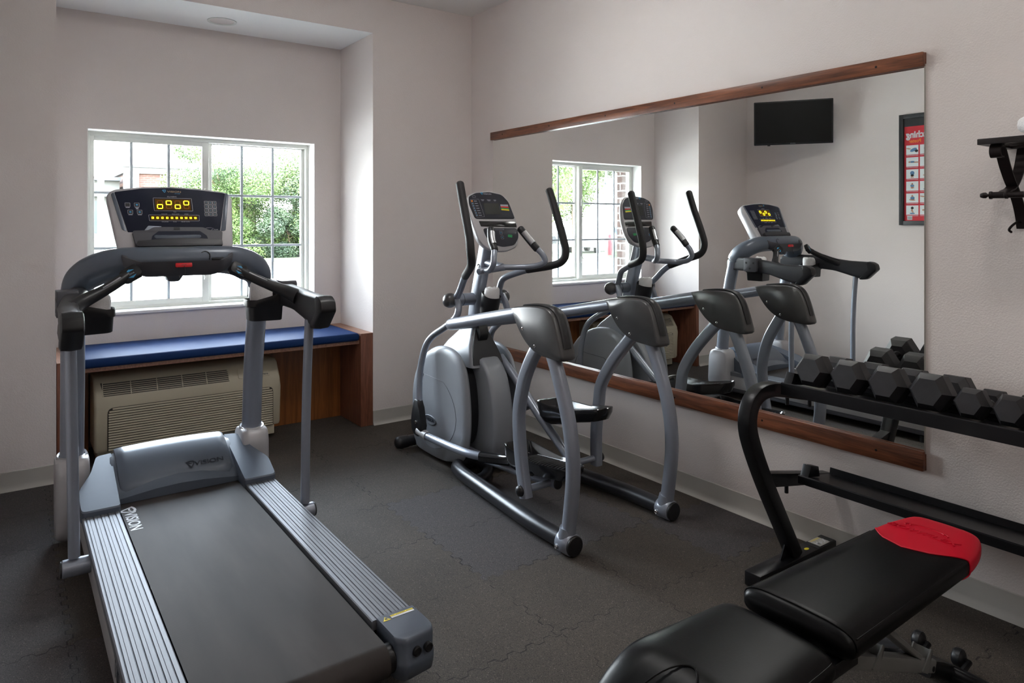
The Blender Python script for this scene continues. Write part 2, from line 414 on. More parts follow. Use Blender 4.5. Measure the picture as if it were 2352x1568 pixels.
M['pole'] = mat('pale_pole', srgb(82, 84, 83), .6)
M['carblue'] = mat('blue_car_paint', srgb(70, 110, 160), .3)
M['cardark'] = mat('dark_car_paint', srgb(70, 78, 72), .3)
M['tyre'] = mat('tyre', srgb(30, 30, 30), .8)
M['opal'] = mat('opal_glass', (1, .975, .955, 1), .4, emit=9)  # glow of the added ceiling fill lights
M['lampwhite'] = mat('lamp_diffuser', (1, .93, .84, 1), .5, emit=10)  # glowing bulbs of the added fill downlights
# ------------------------------------------------------------------ room shell
XL, XR, YF, YB, YK = -.548, 2.899, 4.556, 5.143, -2.0
ZC, ZS = 2.997, 2.744
AL, AR = .2204, 2.0823                     # alcove left and right
WX0, WX1, WZ0, WZ1 = .412, 1.880, .823, 2.012   # window opening
def struct(name, mb, m, **k): return tag(mb.build(name, m, None, **k), kind='structure')
struct('floor', MB().box(XL-.1, XR+.1, YK-.1, YB+.1, -.1, 0), M['floor'])
struct('ceiling', MB().box(XL-.1, XR+.1, YK-.1, YF, ZC, ZC+.1), M['ceiling'])
struct('wall_right', MB().box(XR, XR+.12, YK-.1, YF, 0, ZC), M['wall'])
struct('wall_left', MB().box(XL-.12, XL, YK-.1, YF, 0, ZC), M['wall'])
struct('wall_back', MB().box(XL, XR, YK-.12, YK, 0, ZC), M['wall'])
w = MB(); w.box(AR, XR+.12, YF, YB+.15, 0, ZC); w.box(XL-.12, AL, YF, YB+.15, 0, ZC); w.box(AL, AR, YF, YB+.15, ZS+.001, ZC)
struct('wall_front', w, M['wall'])
# alcove soffit (with the round cut for the downlight)
LX, LY, LR = 1.155, 4.877, .078
m = bmesh.new(); sq = [(AL, YF), (AR, YF), (AR, YB), (AL, YB)]
def ring_plate(mb, x0, x1, y0, y1, cx, cy, r, z, n=32):
    pts = []; outer = []
    for k in range(n):
        a = 2*PI*k/n + PI/n; c, s_ = math.cos(a), math.sin(a); pts.append((cx + r*c, cy + r*s_, z))
        t = min([((x1-cx)/c if c > 0 else (x0-cx)/c) if abs(c) > 1e-9 else 1e9, ((y1-cy)/s_ if s_ > 0 else (y0-cy)/s_) if abs(s_) > 1e-9 else 1e9])
        outer.append((cx + t*c, cy + t*s_, z))
    corners = {}
    vs = pts + outer; fs = []
    for k in range(n):
        j = (k+1) % n; p, q = outer[k], outer[j]; f = [k, j, n+j]
        for cxn, cyn in ((x0, y0), (x1, y0), (x1, y1), (x0, y1)):
            # the square's corner lies between two rays on different sides
            if (abs(p[0]-cxn) < 1e-6 or abs(p[1]-cyn) < 1e-6) and (abs(q[0]-cxn) < 1e-6 or abs(q[1]-cyn) < 1e-6) and not (abs(p[0]-q[0]) < 1e-6 or abs(p[1]-q[1]) < 1e-6):
                if (abs(p[0]-cxn) < 1e-6) != (abs(q[0]-cxn) < 1e-6): vs.append((cxn, cyn, z)); f.append(len(vs)-1)
        f.append(n+k); fs.append(tuple(f))
    mb.add(vs, fs)
m.free()
so = MB(); ring_plate(so, AL, AR, YF, YB, LX, LY, LR, ZS)
struct('ceiling_alcove', so, M['ceiling'], smooth=False)
# window wall in the alcove, with the opening; its reveal is painted paler
w = MB(); w.box(AL, WX0, YB, YB+.16, 0, ZS); w.box(WX1, AR, YB, YB+.16, 0, ZS); w.box(WX0, WX1, YB, YB+.16, 0, WZ0); w.box(WX0, WX1, YB, YB+.16, WZ1, ZS)
struct('wall_window', w, M['wall'])
r = .004; w = MB()
w.box(WX0, WX0+r, YB+.002, YB+.16, WZ0, WZ1); w.box(WX1-r, WX1, YB+.002, YB+.16, WZ0, WZ1); w.box(WX0, WX1, YB+.002, YB+.16, WZ1-r, WZ1)
struct('trim_1', w, M['reveal'])
sill = MB(); sill.box(WX0-.0, WX1+.0, YB-.014, YB+.15, WZ0, WZ0+.021, .005); struct('trim_2', sill, M['reveal'])
# exterior brick skin
w = MB(); B0, B1 = YB+.21, YB+.34
w.box(-3, WX0+.02, B0, B1, -.3, 3.6); w.box(WX1-.0, 6, B0, B1, -.3, 3.6); w.box(WX0+.02, WX1, B0, B1, -.3, WZ0); w.box(WX0+.02, WX1, B0, B1, WZ1+.02, 3.6)
struct('wall_exterior', w, M['brick'])
# roof slab that keeps the daylight out of the ceiling void
struct('ceiling_roof', MB().box(XL-.4, XR+.5, YK-.3, B1, 3.15, 3.3), M['pale_wall'])
struct('wall_exterior_side', MB().box(XR+.13, XR+.3, YK-.3, B1, -.2, 3.15), M['brick'])
struct('wall_exterior_left', MB().box(XL-.3, XL-.13, YK-.3, B1, -.2, 3.15), M['brick'])
struct('wall_exterior_back', MB().box(XL-.3, XR+.3, YK-.4, YK-.13, -.2, 3.15), M['brick'])
# vinyl cove base
def cove(name, axis, a0, a1, p, sgn):
    prof = [(0, 0), (.022, 0), (.012, .006), (.0055, .016), (.0035, .03), (.0035, .098), (0, .101)]
    mb = MB()
    if axis == 'x': mb.prism(Fr((0, p, 0), (0, -sgn, 0), (0, 0, 1), (1, 0, 0)), prof, a0, a1)
    else: mb.prism(Fr((p, 0, 0), (-sgn, 0, 0), (0, 0, 1), (0, 1, 0)), prof, a0, a1)
    struct(name, mb, M['cove'])
cove('baseboard_right', 'y', YK, YF, XR, 1); cove('baseboard_left', 'y', YK, YF, XL, -1)
cove('baseboard_front', 'x', AR, XR, YF, 1); cove('baseboard_front_left', 'x', XL, AL, YF, 1); cove('baseboard_back', 'x', XL, XR, YK, -1)

# ------------------------------------------------------------------ window (one sliding unit)
YW = 5.29
win = tag(bpy.data.objects.new('window_1', None), kind='structure'); COL.objects.link(win); win.location = (1.152, YW, WZ0)
def ringbox(mb, x0, x1, z0, z1, t, y0, y1, r=.003):
    tl, tr, tb, tt = t
    mb.box(x0, x0+tl, y0, y1, z0, z1, r); mb.box(x1-tr, x1, y0, y1, z0, z1, r)
    mb.box(x0+tl-.001, x1-tr+.001, y0, y1, z0, z0+tb, r); mb.box(x0+tl-.001, x1-tr+.001, y0, y1, z1-tt, z1, r)
f = MB(); ringbox(f, WX0+.004, WX1-.004, WZ0+.018, WZ1-.003, (.022, .022, .022, .03), YW-.02, YW+.055)
f.box(1.143, 1.183, YW+.012, YW+.05, .86, 1.99, .003)
f.build('window_frame', M['vinylframe'], win)
def sash(x0, x1, z0, z1, y, gx0, gx1, gz0, gz1, mx, mz, name='sash'):
    s_ = MB(); ringbox(s_, x0, x1, z0, z1, (gx0-x0, x1-gx1, gz0-z0, z1-gz1), y, y+.022)
    so_ = s_.build(name, M['vinylframe'], win)
    g = MB().box(gx0-.004, gx1+.004, y+.008, y+.012, gz0-.004, gz1+.004); g.build('window_pane', M['glass'], so_)
    q = MB()
    for x in mx: q.box(x-.0085, x+.0085, y+.004, y+.016, gz0, gz1, .002)
    for z in mz: q.box(gx0, gx1, y+.0035, y+.0165, z-.0085, z+.0085, .002)
    q.build('grille', M['muntin'], so_)
sash(.430, 1.160, .862, 1.992, YW-.018, .462, 1.115, .897, 1.950, (.676, .903), (1.612, 1.248))
sash(1.146, 1.868, .862, 1.992, YW+.016, 1.187, 1.832, .886, 1.972, (1.395, 1.618), (1.612, 1.248))
for zz in (1.05, 1.62):
    k = MB(); k.box(1.128, 1.142, YW-.034, YW-.018, zz-.035, zz+.035, .004); k.tube([(1.135, YW-.03, zz-.02), (1.118, YW-.045, zz), (1.135, YW-.03, zz+.03)], .004); k.build('latch', M['vinylframe'], win)

# ------------------------------------------------------------------ alcove downlight of the room, and added fill lights
def downlight(x, y, z, lit, label, R=.078):
    e = empty('recessed_downlight', (x, y, z), label, 'ceiling light')
    MB().lathe((x, y, z), (0, 0, -1), [(R-.004, -.004), (R-.004, .001), (R+.013, .004), (R+.013, 0), (R-.004, -.004)], 40, cap=False).build('trim_ring', M['vinylframe'], e)
    cone = MB().lathe((x, y, z), (0, 0, 1), [(R-.004, 0), (R-.009, .03), (R-.02, .07), (R-.032, .10), (.001, .101)], 40, cap=False)
    cone.build('reflector', M['chrome'], e)
    b = MB().lathe((x, y, z+.05), (0, 0, 1), [(.002, -.01), (.012, -.006), (.017, .004), (.015, .03), (.012, .048)], 20)
    b.build('bulb', M['lampwhite'] if lit else M['paper'], e)
    if lit:  # only the added fill downlights are lit
        d = bpy.data.lights.new('lamp', 'AREA'); d.shape = 'DISK'; d.size = .14; d.energy = lit; d.color = (1, .95, .89); d.spread = math.radians(150)
        o = bpy.data.objects.new('lamp', d); COL.objects.link(o); o.parent = e; o.location = (0, 0, -.012)
    return e
downlight(LX, LY, ZS, 0, 'unlit round recessed downlight with chrome reflector in the alcove ceiling above the window')
for i, (x, y) in enumerate(((.4, -.9), (1.95, -.9), (1.95, .75))):  # added fill downlights, out of view in the main ceiling
    downlight(x, y, ZC-.001, 1.5, ['lit recessed downlight in the main ceiling behind the camera, by the left wall', 'lit recessed downlight in the main ceiling behind the camera, by the mirror wall', 'lit recessed downlight in the main ceiling above the black exercise bench'][i])

for i, (x, y) in enumerate(((1.60, 2.65), (1.15, -.2))):  # glowing domes added out of view to brighten the upper walls
    e = empty('flush_ceiling_light', (x, y, ZC), ['round opal flush ceiling light over the middle of the room', 'round opal flush ceiling light nearer the camera end of the room'][i], 'ceiling light', None)
    MB().lathe((x, y, ZC-.0005), (0, 0, -1), [(q_*(1-.35*i), h_) for q_, h_ in [(.225, 0), (.23, .004), (.23, .02), (.22, .026)]], 40).build('base_plate', M['vinylframe'], e)
    MB().lathe((x, y, ZC-.024), (0, 0, -1), [(q_*(1-.35*i), h_) for q_, h_ in [(.215, 0), (.212, .03), (.19, .065), (.14, .092), (.07, .106), (.001, .11)]], 40).build('opal_diffuser', M['opal'], e)

# ------------------------------------------------------------------ mirror and its two rails
mi = empty('wall_mirror', (2.89, 2.76, .49), 'large frameless wall mirror held between two walnut rails on the right wall', 'mirror')
MB().box(2.890, 2.8955, 1.275, 4.25, .515, 2.03).build('mirror_glass', M['mirror'], mi, smooth=False)
MB().box(2.8957, 2.8985, 1.273, 4.252, .515, 2.03).build('backing', M['cove'], mi)
def rail(z0, z1, lip, name):
    q = MB(); q.box(2.868, 2.889, 1.27, 4.255, z0, z1, .003)
    q.box(2.889, 2.8985, 1.27, 4.255, z0 if lip > 0 else z0+.012, z1-.012 if lip > 0 else z1, .001)
    o = q.build(name, M['walnut'], mi)
    for k in range(6):
        y = 1.45 + k*.53; MB().lathe((2.868, y, (z0+z1)/2), (-1, 0, 0), [(.005, -.001), (.005, .0006), (.003, .0012)], 10).build('screw', M['bronze'], o)
rail(2.018, 2.074, -1, 'top_rail'); rail(.452, .527, 1, 'bottom_rail')

# ------------------------------------------------------------------ window bench and air conditioner
be = empty('window_bench', (1.15, 4.85, 0), 'built-in walnut laminate window bench filling the alcove under the window', 'bench')
MB().box(1.99, AR-.002, YF-.004, YB-.004, 0.002, .645, .001).build('end_panel', M['laminateV'], be)
MB().box(AL+.002, .262, YF-.004, YB-.004, 0.002, .645, .001).build('end_panel', M['laminateV'], be)
MB().box(1.991, AR-.003, YF-.005, YB-.005, .6452, .6472).build('panel_cap', M['laminateTop'], be)
MB().box(AL+.003, .261, YF-.005, YB-.005, .6452, .6472).build('panel_cap', M['laminateTop'], be)
MB().box(.263, 1.989, 4.575, YB-.004, .575, .598, .001).build('seat_board', M['laminateTop'], be)
MB().box(1.44, 1.989, 4.917, 4.935, 0.002, .574).build('back_panel', M['laminate'], be)
MB().box(.263, .40, 4.917, 4.935, 0.002, .574).build('back_panel', M['laminate'], be)
MB().box(.40, 1.44, 4.917, 4.935, .53, .574).build('back_panel', M['laminate'], be)
cu = MB(); cu.box(.266, 1.986, 4.552, YB-.01, .598, .652, .022, 5)
tag(cu.build('bench_cushion', M['bluevinyl']), 'long flat royal blue vinyl cushion lying on the window bench', 'cushion')
ac = empty('air_conditioner', (.93, 4.8, .06), 'putty coloured through-wall air conditioner unit under the window bench', 'air conditioner')
PX0, PX1, PY, PZ0, PZ1 = .408, 1.470, 4.662, .088, .512
prof = [(4.93, PZ0), (PY+.012, PZ0), (PY, PZ0+.02), (PY-.004, .34), (PY, .395), (PY+.068, .494), (PY+.11, PZ1), (4.93, PZ1)]
cab = MB(); cab.prism(FX(), prof, PX0, PX1, .016, 4); cab.build('cabinet', M['ptac'], ac, angle=.6)
def onprof(t):   # sloping top face of the cabinet, from its front edge backwards
    pass
vf = Fr((PX0, PY+.009, .408), (1, 0, 0), (0, .068, .099))      # slanting vent face
vb = MB(); vb.prism(vf, [(.05, .0), (.745, .0), (.735, .085), (.035, .085)], -.003, .0016); vo_ = vb.build('air_outlet', M['ptacdark'], ac)
sl = MB()
for k in range(7): sl.prism(vf, rect(.048, .742, .004+k*.0125, .0085+k*.0125), .0012, .0048)
for x in (.045, .19, .33, .47, .61, .742): sl.prism(vf, rect(x-.0022, x+.0022, 0, .086), .001, .0052)
sl.build('outlet_grille', M['ptac'], ac)
cp = MB(); cp.prism(vf, rect(.80, 1.0, .005, .08, .012), .0005, .004, .001); cpo = cp.build('control_flap', M['ptac'], ac)
text_mb('Amana', Fr(vf(.962, .020, .0042), vf.u, vf.v), .018, .0003, bold=.0003).build('lettering', M['printdark'], cpo)
gr = MB(); z = PZ0+.012; gx0, gx1 = .478, 1.418
ang = Matrix.Rotation(math.radians(-14), 3, 'X')
while z < .335:
    top = max(0, z - .305); ins = .0 if top <= 0 else .03 - math.sqrt(max(0, .0009 - top*top))
    gr.obox(((gx0+gx1)/2, PY-.007, z), (gx1-gx0-2*ins, .012, .0112), ang, .002, 1); z += .0146
gb = MB(); gb.prism(FY(), rounded([(gx0-.004, PZ0+.004), (gx1+.004, PZ0+.004), (gx1+.004, .342), (gx0-.004, .342)], [.001, .001, .035, .035]), PY-.0045, PY+.002); go = gb.build('intake_panel', M['ptacdark'], ac)
gr.build('intake_louvres', M['ptac'], ac)
MB().box(PX0+.02, PX1-.03, PY+.05, 4.92, .02, .089, .004).build('plinth', M['ptac'], ac)
MB().box(1.352, 1.432, PY+.005, PY+.08, .03, .0885, .004).build('power_box', M['ptac'], ac)

# ------------------------------------------------------------------ television on the left wall (seen in the mirror)
tvr = empty('television', (-.53, 3.85, 2.1), 'black flat-screen television on a swing arm high on the left wall, seen in the mirror', 'television')
A_, B_ = Vector((-.40, 3.515, 2.36)), Vector((-.03, 4.10, 2.36))
tu = (A_ - B_).normalized(); tilt = math.radians(3)
nx = Vector((0, 0, 1)).cross(tu) * -1
nx = tu.cross(Vector((0, 0, 1)));  nx = nx if nx.dot(Vector((1, -.6, 0))) > 0 else -nx
tvv = (Vector((0, 0, 1))*math.cos(tilt) + nx*math.sin(tilt)).normalized(); c0 = (A_+B_)/2
tf = Fr(c0, tu, tvv, tu.cross(tvv)); 
if tf.n.dot(nx) < 0: tf = Fr(c0, -tu, tvv)
MB().prism(tf, rect(-.346, .346, -.205, .205, .006), -.03, 0, .003).build('bezel', M['tvframe'], tvr)
scn = MB().prism(tf, rect(-.333, .333, -.187, .193), .0, .0012).build('screen', M['tvscreen'], tvr)
MB().prism(tf, rect(-.15, .15, -.14, .10, .01), -.055, -.03, .006).build('rear_housing', M['tvframe'], tvr)
text_mb('SAMSUNG', Fr(tf(0, -.196, .0006), tf.u, tf.v), .010, .0003).build('lettering', M['print'], tvr)
MB().prism(tf, rect(.20, .225, -.214, -.204, .002), -.018, -.006).build('receiver', M['tvframe'], tvr)
arm = MB(); back = tf(0, 0, -.055); arm.tube([back, (back.x-.09, back.y+.02, 2.36), (XL+.03, 3.9, 2.36)], .018, 8, ab=(1.4, .7)); arm.build('swing_arm', M['bk_steel'], tvr)
MB().box(XL+.001, XL+.025, 3.84, 3.96, 2.26, 2.46, .003).build('wall_plate', M['bk_steel'], tvr)

# ------------------------------------------------------------------ poster on the left wall (seen in the mirror)
ps = empty('framed_poster', (XL, 2.66, 1.396), 'black framed red stretching exercise poster on the left wall, partly seen in the mirror', 'poster')
PF = Fr((XL+.001, 0, 0), (0, 1, 0), (0, 0, 1), (1, 0, 0))      # (Y, Z), out of the wall
fm = MB(); y0, y1, z0, z1 = 2.33, 2.99, 1.396, 2.352; b = .036
for q in (rect(y0, y0+b, z0, z1), rect(y1-b, y1, z0, z1), rect(y0+b, y1-b, z0, z0+b), rect(y0+b, y1-b, z1-b, z1)): fm.prism(PF, q, 0, .022, .002)
fm.build('poster_frame', M['frameblack'], ps)
MB().prism(PF, rect(y0+b, y1-b, z0+b, z1-b), 0, .006).build('mount', M['frameblack'], ps)
MB().prism(PF, rect(y0+b+.004, y1-b-.004, z0+b+.002, 2.246), .006, .0072).build('poster_sheet', M['posterred'], ps)
# reading direction: seen from inside the room the text runs towards +Y
TFr = Fr((XL+.0084, 0, 0), (0, 1, 0), (0, 0, 1), (1, 0, 0))
text_mb('Stretching', Fr((XL+.0084, 2.934, 2.172), (0, 1, 0), (0, 0, 1), (1, 0, 0)), .078, .0003, 'RIGHT', .88, bold=.003).build('title', M['printwhite'], ps)
text_mb('Poster', Fr((XL+.0084, 2.912, 2.118), (0, 1, 0), (0, 0, 1), (1, 0, 0)), .042, .0003, 'RIGHT', .9, bold=.0012).build('subtitle', M['orange'], ps)
def blob(mb, cy, cz, a, b, ra, rb, rot=0, n=12):
    pts = [(cy + a + ra*math.cos(t)*math.cos(rot) - rb*math.sin(t)*math.sin(rot), cz + b + ra*math.cos(t)*math.sin(rot) + rb*math.sin(t)*math.cos(rot)) for t in [2*PI*i/n for i in range(n)]]
    mb.prism(PF, pts, .0084, .0090)
FIG = [[('s', -.01, 0, .03, .014, -.4), ('k', .03, .012, .02, .005, .2), ('d', -.034, -.010, .014, .012)],
       [('s', 0, 0, .02, .008), ('k', -.03, -.004, .03, .005), ('k', .022, 0, .010, .007)],
       [('s', 0, .008, .018, .018), ('d', 0, -.012, .014, .01), ('k', -.005, -.025, .004, .012), ('k', .008, -.025, .004, .012)],
       [('s', 0, .002, .016, .012), ('k', 0, .018, .007, .008), ('k', 0, -.014, .014, .008)],
       [('s', -.002, 0, .018, .014), ('k', 0, .018, .008, .009), ('k', 0, -.016, .026, .006, .1)],
       [('d', 0, .018, .012, .012), ('k', .004, 0, .005, .014, .3), ('k', -.004, -.012, .005, .014, -.2), ('s', 0, -.028, .022, .006)]]
for row in range(6):
    zc = 2.043 - row*.1035
    for col in range(5):
        yc = 2.884 - col*.112
        cd = MB().prism(PF, rect(yc-.050, yc+.050, zc-.040, zc+.040), .0072, .0084).build('picture_card', M['paper'], ps)
        if col > 1: continue
        for kk_, *q in FIG[(row+col*2) % 6 if col else row]:
            b_ = MB(); blob(b_, yc, zc, *q); b_.build({'s': 'printed_shirt', 'k': 'printed_limb', 'd': 'printed_shorts'}[kk_], M[{'s': 'shirt', 'k': 'skin', 'd': 'shorts'}[kk_]], cd)
        MB().prism(PF, rect(yc-.048, yc+.048, zc-.050, zc-.0465), .0072, .008).build('caption', M['printwhite'], ps)
bq = MB().prism(PF, rect(2.885, 2.925, 1.442, 1.475), .0072, .0084).build('barcode_label', M['paper'], ps)
bars = MB()
for k in range(9): bars.prism(PF, rect(2.888+k*.004, 2.8895+k*.004, 1.446, 1.472), .0084, .009)
bars.build('barcode', M['shorts'], bq)
# ------------------------------------------------------------------ treadmill
TC = .638
tm = empty('treadmill', (TC, 2.85, 0), 'silver and dark grey treadmill with a lit console, standing in front of the window', 'treadmill')
def mx(x): return 2*TC - x
def sides(fn):
    for sg in (-1, 1): fn(sg)
RT = .212      # height of the side rails
# frame underneath
fb_ = MB(); fb_.box(TC-.33, TC+.33, 2.05, 3.62, .035, .12, .006); 
for sg in (-1, 1):
    fb_.box(TC+sg*.34-.03, TC+sg*.34+.03, 2.0, 3.62, .05, .15, .006)
fb_.build('base_frame', M['bk_steel'], tm)
for sg in (-1, 1):
    MB().cyl((TC+sg*.33, 2.12, 0), (TC+sg*.33, 2.12, .045), .03).build('levelling_foot', M['bk_pl'], tm)
    MB().cyl((TC+sg*.27, 3.72, .042), (TC+sg*.36, 3.72, .042), .042).build('wheel', M['bk_pl'], tm)
# side panels: silver upper skin and a darker skirt
for sg in (-1, 1):
    xo = TC + sg*.386
    p = MB(); p.prism(FX(), rounded([(1.97, .085), (3.62, .085), (3.62, .208), (1.97, .208)], .006), xo-sg*.012, xo, .003); pn = p.build('side_panel', M['silver_lt'], tm)
    q = MB(); q.prism(FX(), rounded([(1.99, .055), (3.60, .055), (3.60, .084), (1.99, .084)], .004), xo-sg*.022, xo-sg*.006, .002); q.build('skirt', M['grey_pl'], pn)
    if sg < 0:
        text_mb('T80', Fr((xo-.0006, 2.245, .145), (0, -1, 0), (0, 0, 1), (-1, 0, 0)), .085, .0003, stretch=.9, bold=.001).build('lettering', M['printdark'], pn)
# ribbed aluminium rails
for sg in (-1, 1):
    prof = []; x = .0; xi, xo = .256, .389
    prof = [(xo, RT-.03), (xo, RT-.004), (xo-.004, RT)]
    n = 9; wd = (xo-.010-xi-.006)/n
    for k in range(n):
        a = xo-.010 - k*wd
        prof += [(a, RT), (a-.0015, RT-.0035), (a-.0032, RT-.0035), (a-.0045, RT+.0006)] if k % 2 == 0 else [(a, RT+.0006), (a-.001, RT-.001), (a-.002, RT)]
    prof += [(xi+.003, RT), (xi, RT-.003), (xi, RT-.03)]
    fr = Fr((TC, 0, 0), (sg, 0, 0), (0, 0, 1), (0, 1, 0))
    MB().prism(fr, prof, 1.962, 3.60).build('side_rail', M['alu'], tm, angle=.3)
# belt wrapped round the rear roller
RY, RZ, RR = 1.862, .150, .047
path = [(3.62, .197)] + [(RY+.03, .1975)]
sec = [(3.62, .1975), (RY, RZ+RR)] + [(RY - RR*math.sin(a), RZ + RR*math.cos(a)) for a in [PI*k/14 for k in range(1, 15)]] + [(3.62, RZ-RR)]
sec2 = [(3.62, RZ-RR+.003)] + [(RY - (RR-.003)*math.sin(a), RZ + (RR-.003)*math.cos(a)) for a in [PI*k/14 for k in range(14, 0, -1)]] + [(RY, RZ+RR-.003), (3.62, .1945)]
bl = MB().prism(FX(), sec+sec2, TC-.248, TC+.248); blo = bl.build('running_belt', M['belt'], tm, angle=.5)
MB().box(TC-.24, TC+.24, 1.93, 3.6, .165, .192).build('deck', M['bk_pl'], tm)
MB().cyl((TC-.27, RY, RZ), (TC+.27, RY, RZ), .04).build('rear_roller', M['bk_steel'], tm)
def vmark(fr, s, mb, t=.0):
    """The winged-shield emblem: a swept outline with a slot and an open tail."""
    out = [(-.62, .30), (-.2, .46), (.25, .50), (.52, .36), (.50, .0), (.34, -.34), (.10, -.62), (-.16, -.36), (-.40, -.0)]
    inn = [(-.36, .20), (-.12, .30), (.18, .34), (.38, .26), (.36, .02), (.24, -.22), (.08, -.40), (-.08, -.22), (-.22, .0)]
    n = len(out)
    P = spline([(x, y, 0) for x, y in out] + [(out[0][0], out[0][1], 0)], 4)
    Q = spline([(x, y, 0) for x, y in inn] + [(inn[0][0], inn[0][1], 0)], 4)
    m_ = min(len(P), len(Q)); vs = []; fs = []
    for i in range(m_):
        for z in (0, .0006):
            vs += [fr(P[i].x*s, P[i].y*s, z+t), fr(Q[i].x*s, Q[i].y*s, z+t)]
    for i in range(m_-1):
        a, b = i*4, (i+1)*4
        fs += [(a+2, a+3, b+3, b+2), (a, b, b+1, a+1), (a, a+2, b+2, b), (a+1, b+1, b+3, a+3)]
    mb.add(vs, fs)
    mb.prism(fr, [(-.50*s, .22*s), (.05*s, .10*s), (.40*s, .18*s), (.05*s, -.02*s), (-.20*s, .04*s)], t, t+.0006)
bf = Fr((.406, 3.275, .1976), (0, -1, 0), (1, 0, 0), (0, 0, 1))      # text runs towards the rear, read from the left
bt = text_mb('VISION', Fr(bf(.05, .012, 0), bf.u, bf.v), .062, .0004, stretch=1.05, bold=.0008); vmark(Fr(bf(-.085, .012), bf.u, bf.v), .058, bt)
# rear end caps
for sg in (-1, 1):
    fr = Fr((TC, 0, 0), (sg, 0, 0), (0, 1, 0), (0, 0, 1))
    pl = rounded([(.268, 1.968), (.268, 1.83), (.290, 1.802), (.385, 1.815), (.397, 1.84), (.395, 1.968)], [.012, .012, .012, .03, .02, .001])
    c = MB()
    rings = []
    for z, gx, gy in ((.096, .97, .012), (.10, .985, .006), (.13, 1.0, -.002), (.15, 1.0, -.002), (.155, .99, .004), (RT-.01, .99, .003), (RT+.002, .975, .006), (RT+.005, .955, .012)):
        cxm = .332; rings.append([fr(cxm + (a-cxm)*gx, min(b + (gy if b < 1.9 else -gy*.3), 1.968), (z if fr.n.z > 0 else z)) for a, b in pl])
    c.loft(rings)
    for v in c.v: pass
    ec = c.build('end_cap', M['slate'], tm, angle=.9)
    h = MB()
    for a in (.325, .362): h.lathe(fr(a, 1.806, .175), (0, -1, 0), [(.0135, -.006), (.0135, .0045), (.011, .006), (.0098, .003), (.001, .003)], 18)
    h.build('adjuster_socket', M['bk_pl'], ec)
    if sg > 0:
        lf = Fr(fr(.268+.018, 1.952, RT+.0052), (1, 0, 0), (0, 1, 0))
        MB().prism(lf, rect(.022, .098, -.018, -.002), 0, .0006).build('caution_label', M['printwhite'], ec)
        MB().prism(lf, rect(.022, .098, -.010, -.002), .0006, .001).build('caution_band', M['yellow'], ec)
        text_mb('CAUTION   AVERTISSEMENT   PRECAUCION', Fr(lf(.06, -.006, .0011), lf.u, lf.v), .0044, .0001).build('lettering', M['printdark'], ec)
        MB().prism(lf, [(-.008, -.022), (.018, -.022), (.005, -.001)], 0, .0006).build('warning_triangle', M['yellow'], ec)
        MB().prism(lf, rounded([(.0, -.018), (.003, -.013), (.0, -.010), (.005, -.008), (.010, -.011), (.008, -.014), (.011, -.019), (.005, -.015)], .001), .0006, .001).build('warning_symbol', M['printdark'], ec)
# motor hood
def hood_ring(x, k):
    return [(x, y, z) for y, z in k]
mid = [(3.44, .200), (3.44, .224), (3.50, .268), (3.57, .310), (3.64, .340), (3.70, .352), (3.75, .338), (3.79, .27), (3.80, .08)]
win_ = [(3.34, .205), (3.335, .232), (3.44, .252), (3.54, .285), (3.62, .325), (3.69, .345), (3.74, .33), (3.785, .26), (3.79, .08)]
rngs = []
for x, k, dz in ((-.300, win_, -.085), (-.298, win_, -.012), (-.285, win_, 0), (-.262, win_, .0), (-.256, mid, -.004), (-.1, mid, .014), (0, mid, .018), (.1, mid, .014), (.256, mid, -.004), (.262, win_, .0), (.285, win_, 0), (.298, win_, -.012), (.300, win_, -.085)):
    rngs.append([(TC+x, y, max(.06, z+dz) if i not in (0, 8) else z) for i, (y, z) in enumerate(k)])
hd = MB().loft(rngs); hood = hd.build('motor_hood', M['slate'], tm, angle=.6)
# wings of the hood reaching over the rails
for sg in (-1, 1):
    fr = Fr((TC, 0, 0), (sg, 0, 0), (0, 1, 0), (0, 0, 1))
    out = rounded([(.250, 3.33), (.392, 3.33), (.396, 3.46), (.338, 3.575), (.306, 3.70), (.246, 3.71)], [.01, .02, .03, .03, .02, .004])
    g = MB(); r0 = [fr(a, b, .19) for a, b in out]; 
    def zz(b): return .236 + max(0, (b-3.33))*.335 - max(0, b-3.64)*.15
    r1 = [fr(a, b, zz(b)-.006) for a, b in out]; cx, cy = .32, 3.50
    r2 = [fr(cx+(a-cx)*.97, cy+(b-cy)*.975, zz(b)) for a, b in out]
    g.loft([r0, r1, r2]); g.build('hood_wing', M['slate'], tm, angle=.6)
# raised glossy panel on the hood
pr_ = []
pmid = [(3.462, .236), (3.50, .276), (3.56, .318), (3.62, .348), (3.68, .364), (3.72, .362)]
for x in [-.236 + .472*k/24 for k in range(25)]:
    e = min(1, (abs(x)-.212)/.024) if abs(x) > .212 else 0; lift = .013*(1-e*e) + .008*(1-(x/.25)**2)
    pr_.append([(TC+x, y+(.006*e), z+lift*(1 if 0 < i < 5 else .35)) for i, (y, z) in enumerate(pmid)] + [(TC+x, 3.72, .20), (TC+x, 3.47, .20)])
pn = MB().loft(pr_).build('hood_panel', M['slate'], tm, angle=.9)
hf = Fr((TC+.120, 3.500, .2965), (1, 0, .0), (0, .80, .60))
lt = text_mb('VISION', Fr(hf(.014, 0, .002), hf.u, hf.v), .030, .0006, stretch=1.35, bold=.0004); vmark(Fr(hf(-.068, .003, .002), hf.u, hf.v), .034, lt)
